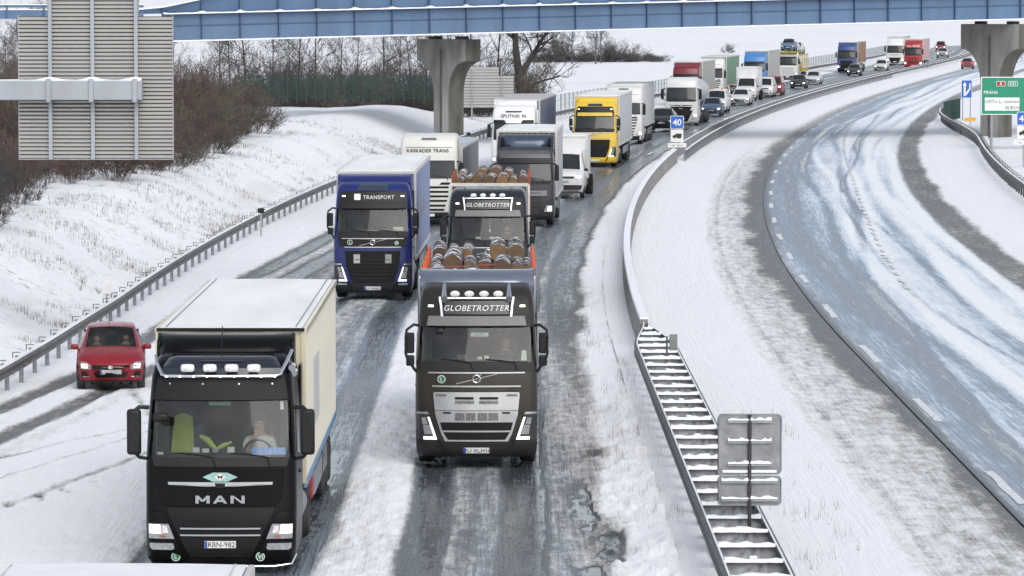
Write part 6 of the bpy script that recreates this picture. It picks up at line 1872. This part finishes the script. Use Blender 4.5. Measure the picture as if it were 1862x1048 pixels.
# --- red hatchback on the slip lane
PR = paint('bright_red', (.24, .006, .014), .12, rough=.25)
T = truck(103.4, None, 'red hatchback with headlights on, driving on the snowy slip lane', 'car', x=-9.76, extra=.085, cat='car')
CAR1 = T
S = car(T, 'hatch', PR, True, LIT, '5L3 3377', PR, True)
m = MB(); m.box((0, 2.35, .9), (1.36, .06, .9)); m.box((0, 1.9, .36), (1.4, 1.6, .05)); m.build('interior', INTER, T)
m = MB(); m.box((0, 1.22, .90), (1.40, .40, .12)); m.build('dashboard', BLACK, T, bevel=.03)
for sx in (-.36, .36):
    m = MB(); m.box((sx, 2.15, .85), (.46, .16, .62)); m.box((sx, 2.15, 1.24), (.25, .10, .16)); m.build('seat', MATS['seat_cloth'], T, bevel=.04)
m = MB(); m.tube([(.36 + .17 * math.cos(a), 1.50 - .06 * math.sin(a), .98 + .17 * math.sin(a)) for a in np.linspace(0, 6.283, 17)], .015, 6); m.build('steering_wheel', BLACK, T)
m = MB(); m.tube([(-.05, 1.9, 1.49), (-.05, 2.2, 1.72)], .006, 4); m.build('aerial', BLACK, T)
m = MB(); m.box((0, 1.68, 1.32), (.20, .03, .06)); m.build('rear_view_mirror', BLACK, T)
for sg in (-1, 1):
    m = MB(); m.tube([(sg * .30 - .28, 1.10, 1.045), (sg * .30 + .26, 1.10, 1.05)], .010, 4); m.build('wiper', BLACK, T)
person(T, .36, 2.0, .50, 'person in dark clothes at the wheel of the red hatchback', (.08, .07, .07), sc=.92)
person(T, -.36, 2.0, .50, 'person in a grey top on the passenger side of the red hatchback', (.16, .15, .15), sc=.9)
# ------------------------------------------------------------------ vegetation
def seg(mb, p, q, r0, r1, n=3):
    ax = q - p
    if ax.length < 1e-5: return
    a = ax.orthogonal().normalized(); b = ax.cross(a).normalized()
    o = len(mb.v)
    for c, r in ((p, r0), (q, r1)):
        for k in range(n):
            t = 2 * math.pi * k / n; mb.v.append(tuple(c + a * (r * math.cos(t)) + b * (r * math.sin(t))))
    for k in range(n): mb.f.append((o + k, o + (k + 1) % n, o + n + (k + 1) % n, o + n + k))
def blade(mb, p, q, w, rr):
    ax = q - p; s = ax.orthogonal().normalized(); s.rotate(Matrix.Rotation(rr.random() * 6.28, 3, ax.normalized()))
    o = len(mb.v); mb.v += [tuple(p - s * w / 2), tuple(p + s * w / 2), tuple(q)]; mb.f.append((o, o + 1, o + 2))
def rv(rr, k=1.): return Vector((rr.uniform(-1, 1), rr.uniform(-1, 1), rr.uniform(-1, 1))) * k
def grow(mb, tw, p, d, L, r, lev, rr, nsub, up=.25, tww=.012, bend=.25):
    """one limb of 3 pieces that carries nsub[0] smaller ones"""
    pts = [p]; dd = d.normalized()
    for k in range(3):
        dd = (dd + rv(rr, bend) + Vector((0, 0, up * .3))).normalized(); pts.append(pts[-1] + dd * (L / 3))
    if lev >= len(nsub):
        blade(tw, pts[0], pts[1] + (pts[2] - pts[1]) * .6, tww * 1.6, rr); blade(tw, pts[1], pts[3], tww, rr); return
    for k in range(3):
        seg(mb if lev < 2 else tw, pts[k], pts[k + 1], r * (1 - .22 * k), r * (1 - .22 * (k + 1)), 5 if r > .05 else 3)
    for k in range(nsub[lev]):
        t = rr.uniform(.12, 1.) * 3; i = min(int(t), 2); q = pts[i].lerp(pts[i + 1], t - i)
        nd = (dd + rv(rr, 1.0) + Vector((0, 0, up))).normalized()
        grow(mb, tw, q, nd, L * rr.uniform(.42, .68), r * .45, lev + 1, rr, nsub, up, tww, bend)
def make_shrub(seed, h, w, stems, nsub=(5, 6, 5), tww=.014):
    rr = random.Random(seed); mb = MB(); tw = MB()
    for k in range(stems):
        a = rr.uniform(0, 6.28); u = math.sqrt(rr.random()); p = Vector((w * .30 * u * math.cos(a), w * .30 * u * math.sin(a), -.15))
        lo = k % 3 == 0
        d = Vector((math.cos(a) * u * w / h * .75, math.sin(a) * u * w / h * .75, 1)) if not lo else Vector((math.cos(a), math.sin(a), rr.uniform(.35, .8)))
        grow(mb, tw, p, d, h * (rr.uniform(.45, .78) if not lo else rr.uniform(.3, .45)), .02, 0, rr, nsub, .3, tww)
    m1 = mb.mesh('stem', 0, False); m2 = tw.mesh('twigs', 0, False)
    return m1, m2
def make_tree(seed, h, nsub=(7, 6, 5, 4), r=.16, fork=True, tww=.018, lean=0.):
    rr = random.Random(seed); mb = MB(); tw = MB()
    p = Vector((0, 0, -.3)); d = Vector((lean, 0, 1)); rad = r; pts = [p]; n = 7
    for k in range(n):
        d = (d + rv(rr, .07)).normalized(); q = p + d * (h / n); seg(mb, p, q, rad, rad * .84, 8); p = q; rad *= .84; pts.append(q)
        if k >= 1:
            for j in range(3 if k < 5 else 4):
                a = rr.uniform(0, 6.28); nd = Vector((math.cos(a), math.sin(a), rr.uniform(.25, 1.)))
                grow(mb, tw, pts[-1].lerp(pts[-2], rr.random()), nd, h * rr.uniform(.25, .45) * (1 - .07 * k), rad * .55, 0, rr, nsub[1:], .15, tww, .3)
    return mb.mesh('trunk', 40, False), tw.mesh('crown', 0, False)
TW_RED = P('twig_red_brown', (.098, .066, .056), .85, var=.35, scale=.8)
TW_BRN = P('twig_brown', (.105, .090, .072), .85, var=.35, scale=.8)
TW_GRY = P('twig_grey', (.068, .062, .060), .85, var=.35, scale=.8)
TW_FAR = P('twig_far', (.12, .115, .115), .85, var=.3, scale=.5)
BARKD = P('tree_bark', (.050, .044, .040), .9, var=.4, scale=3, bump=.5, bscale=9)
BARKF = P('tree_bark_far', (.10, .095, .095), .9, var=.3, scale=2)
SHR = [make_shrub(100 + k, 4.0, 4.0, 20, (6, 6, 6), .023) for k in range(5)]
def shrub(x, y, h, w, mat, label, group, var, rz, zoff=0., name='bare_shrub'):
    t = thing(name, (x, y, gz(x, y) + zoff), rz, label, 'shrub', group)
    key = (var, mat.name)
    if key not in _cache:
        a, b = SHR[var]; a = a.copy(); b = b.copy(); a.materials.clear(); b.materials.clear(); a.materials.append(BARKD); b.materials.append(mat); _cache[key] = (a, b)
    a, b = _cache[key]
    tag(put('stems', a, None, t), kind='stuff'); tag(put('twigs', b, None, t), kind='stuff')
    t.scale = (w / 3.6, w / 3.6, h / 4.0)
    return t
rr = random.Random(21)
def pxof(x, y): return 931 + x * 7758 / y
k = 0
for r0 in (-18.0, -20.4, -23., -26.6, -31.):
    d = 136 + rr.random() * 3
    while d < 246:
        dd_ = d + rr.uniform(-1.2, 1.2); r = r0 + rr.uniform(-.8, .8) - (1.5 if 150 < d < 178 and r0 > -19 else 0)
        x = float(Cx(dd_)) + r; px = pxof(x, dd_)
        if px > -40 and px + 35 * 200 / dd_ < 505 and not (r0 > -19 and (160 < d < 172 or 212 < d)):
            big = float(sstep(172, 196, d)) * (1 - .5 * float(sstep(226, 244, d)))
            h = 2.0 + 1.5 * big + rr.uniform(-.45, .35) + (.3 if r0 < -22 else 0)
            if r0 > -19: h *= .85
            mt, lb, gp = ((TW_GRY, 'grey bare shrub low on the bank below the overhead sign', 'grey shrubs on the bank') if d < 158 else
                          (TW_RED, 'red-brown bare shrub in the thicket on the snowy bank', 'red-brown shrubs of the thicket') if (k % 2 or d < 180) else
                          (TW_BRN, 'olive-brown bare shrub in the thicket on the snowy bank', 'olive-brown shrubs of the thicket'))
            shrub(x, dd_, h, h * rr.uniform(.85, 1.05), mt, lb, gp, k % 5, rr.uniform(0, 6.28)); k += 1
        d += rr.uniform(4.2, 5.6)
# wood behind the green fence
TRE = [make_tree(300 + q, 9.0, r=.13) for q in range(3)]
for tq in TRE: tq[0].materials.append(BARKD); tq[1].materials.append(TW_GRY)
def tree(x, y, h, label, group, var, rz, base=None, meshes=None, w=1.):
    t = thing('bare_tree', (x, y, gz(x, y) if base is None else base), rz, label, 'tree', group)
    a, b = (meshes or TRE)[var]; put('trunk', a, None, t); put('crown', b, None, t)
    t.scale = (w * h / 9., w * h / 9., h / 9.)
    return t
for q in range(16):
    px = 400 + 530 * ((q * .618) % 1.); d = rr.uniform(322, 400); x = (px - 931) * d / 7758
    if px > 850: d = max(d, 345)
    x = (px - 931) * d / 7758
    tree(x, d, rr.uniform(7., 11.), 'bare grey tree in the woodland behind the green fence', 'trees of the woodland behind the fence', q % 3, rr.uniform(0, 6.28), w=.8)
for q in range(30):
    px = 410 + 540 * ((q * .618 + .3) % 1.); d = rr.uniform(316, 372)
    if px > 840: d = max(d, 348)
    x = (px - 931) * d / 7758
    shrub(x, d, rr.uniform(2.6, 4.6), rr.uniform(3.2, 4.6), TW_GRY if q % 3 else TW_BRN, 'bare undergrowth shrub in the woodland behind the green fence', 'undergrowth behind the fence', q % 4, rr.uniform(0, 6.28))
for q in range(16):   # between the gantry and the picture edge, beyond the bridge
    px = -60 + 400 * ((q * .618) % 1.); d = rr.uniform(300, 460); x = (px - 931) * d / 7758
    tree(x, d, rr.uniform(6., 9.), 'bare tree beyond the bridge behind the overhead sign', 'trees beyond the bridge', q % 3, rr.uniform(0, 6.28), w=.9)
# the big forked tree beside the fence
def big_tree():
    rr = random.Random(5); mb = MB(); tw = MB()
    def limb(p, d, L, r, n, nsub, shrink=.80, bend=.10):
        pts = [p]
        for k in range(n):
            d = (d + rv(rr, bend)).normalized(); q = pts[-1] + d * (L / n); seg(mb, pts[-1], q, r, r * (shrink if k else .93), 9); r *= (shrink if k else .93); pts.append(q)
            if k >= 1:
                for j in range(3): grow(mb, tw, q, (d * .4 + rv(rr, 1.) + Vector((0, 0, .2))), rr.uniform(1.4, 2.6), r * .45, 0, rr, nsub, .12, .022, .3)
        return pts
    tr = [Vector((.1, 0, -.4)), Vector((0, 0, 1.6)), Vector((-.12, 0, 3.0)), Vector((-.30, 0, 4.1))]
    for a, b, r0, r1 in ((0, 1, .46, .40), (1, 2, .40, .38), (2, 3, .38, .34)): seg(mb, tr[a], tr[b], r0, r1, 10)
    limb(tr[3], Vector((-.18, 0, 1)), 6., .32, 6, (5, 5, 4)); limb(tr[2] + Vector((.1, 0, .3)), Vector((.55, .1, 1)), 5.5, .27, 6, (5, 5, 4))
    pts = limb(Vector((.15, 0, 2.2)), Vector((1, -.1, .38)), 3.2, .15, 5, (4, 4, 3), .85, .12)
    a, b = mb.mesh('trunk', 50, False), tw.mesh('crown', 0, False); a.materials.append(BARKD); b.materials.append(TW_GRY)
    t = thing('bare_tree', ((948 - 931) * 352 / 7758, 352., .1), 0, 'big bare tree with a thick forked trunk and one snowy low limb', 'tree')
    put('trunk', a, None, t); put('crown', b, None, t)
    m = MB(); rings = []
    for k, p in enumerate(pts): w = .13 * (1 - .12 * k); rings.append([p + Vector((0, -w, .06)), p + Vector((0, -w * .7, .17 - .015 * k)), p + Vector((0, w * .7, .17 - .015 * k)), p + Vector((0, w, .06))])
    m.loft(rings); m.build('snow_on_limb', SNOWCAP, t, 60)
big_tree()
# field hedge beyond
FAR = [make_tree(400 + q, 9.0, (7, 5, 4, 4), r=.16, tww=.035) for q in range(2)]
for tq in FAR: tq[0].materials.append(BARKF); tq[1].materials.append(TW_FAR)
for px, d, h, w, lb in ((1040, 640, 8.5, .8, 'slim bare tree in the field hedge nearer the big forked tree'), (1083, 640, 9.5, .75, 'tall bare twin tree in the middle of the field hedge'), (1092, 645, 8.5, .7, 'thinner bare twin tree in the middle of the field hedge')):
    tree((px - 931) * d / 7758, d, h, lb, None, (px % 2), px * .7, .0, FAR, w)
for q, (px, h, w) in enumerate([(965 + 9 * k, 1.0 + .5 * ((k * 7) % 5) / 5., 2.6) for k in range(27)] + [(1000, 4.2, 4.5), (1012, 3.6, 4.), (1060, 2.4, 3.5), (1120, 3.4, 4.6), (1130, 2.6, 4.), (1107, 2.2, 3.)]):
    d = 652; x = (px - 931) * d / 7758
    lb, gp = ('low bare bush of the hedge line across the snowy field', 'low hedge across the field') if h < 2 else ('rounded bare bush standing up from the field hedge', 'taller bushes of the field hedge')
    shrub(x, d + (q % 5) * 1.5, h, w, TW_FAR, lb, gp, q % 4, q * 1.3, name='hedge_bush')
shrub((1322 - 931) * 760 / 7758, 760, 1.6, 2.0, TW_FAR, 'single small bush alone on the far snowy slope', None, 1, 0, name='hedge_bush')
# dry grass through the snow
def tufts(name, pts, hmin, hmax, n, seed, mat, w=.010, spread=.12):
    rg = np.random.default_rng(seed); m = len(pts)
    base = np.repeat(pts, n, axis=0); k = len(base)
    base = base + np.stack([rg.normal(0, spread, k), rg.normal(0, spread, k), np.zeros(k)], 1)
    h = rg.uniform(hmin, hmax, k); a = rg.uniform(0, 6.28, k); lean = rg.uniform(0, .55, k)
    tip = base + np.stack([np.cos(a) * lean * h, np.sin(a) * lean * h, h], 1)
    s = np.stack([np.cos(a + 1.57), np.sin(a + 1.57), np.zeros(k)], 1) * w / 2
    base[:, 2] -= .03
    v = np.concatenate([base - s, base + s, tip]); f = np.stack([np.arange(k), np.arange(k) + k, np.arange(k) + 2 * k], 1)
    me = bpy.data.meshes.new(name); me.from_pydata(v.tolist(), [], f.tolist()); return put(name, me, mat)
GRASS = P('dry_grass', (.19, .16, .115), .9, var=.35, scale=1.5)
rg = np.random.default_rng(4)
n_ = 15000
D = 100 + 170 * rg.random(n_) ** 1.2; Rr_ = -12.9 - 13 * rg.random(n_) ** 1.5
keep = fbm(Rr_ / 2.4, D / 3.0, 201, 4) > .55
D, Rr_ = D[keep], Rr_[keep]
Z = terrain_z(Rr_, D); pts = np.stack([Cx(D) + Rr_, D, Z], 1)
tag(tufts('dry_grass', pts, .05, .24, 4, 6, GRASS, .016), 'sparse dry grass poking through the snow on the bank', 'grass', kind='stuff')
D = 70 + 60 * rg.random(420); Rr_ = rg.uniform(2.0, 3.1, 420); kp = (fbm(Rr_ / .7, D / 2.5, 207, 3) > .55)
D2 = 68 + 30 * rg.random(260); R2 = rg.uniform(4.7, 6.2, 260); k2 = fbm(R2 / .6, D2 / 2, 209, 3) > .58
pts = np.concatenate([np.stack([Cx(D[kp]) + Rr_[kp], D[kp], np.full(kp.sum(), .10)], 1), np.stack([Cx(D2[k2]) + R2[k2], D2[k2], np.full(k2.sum(), .06)], 1)])
tag(tufts('dry_grass', pts, .10, .36, 3, 8, P('dry_grass_grey', (.26, .24, .21), .9, var=.3), .007, .06), 'thin dry grass stems in the snow beside the ladder barrier', 'grass', kind='stuff')
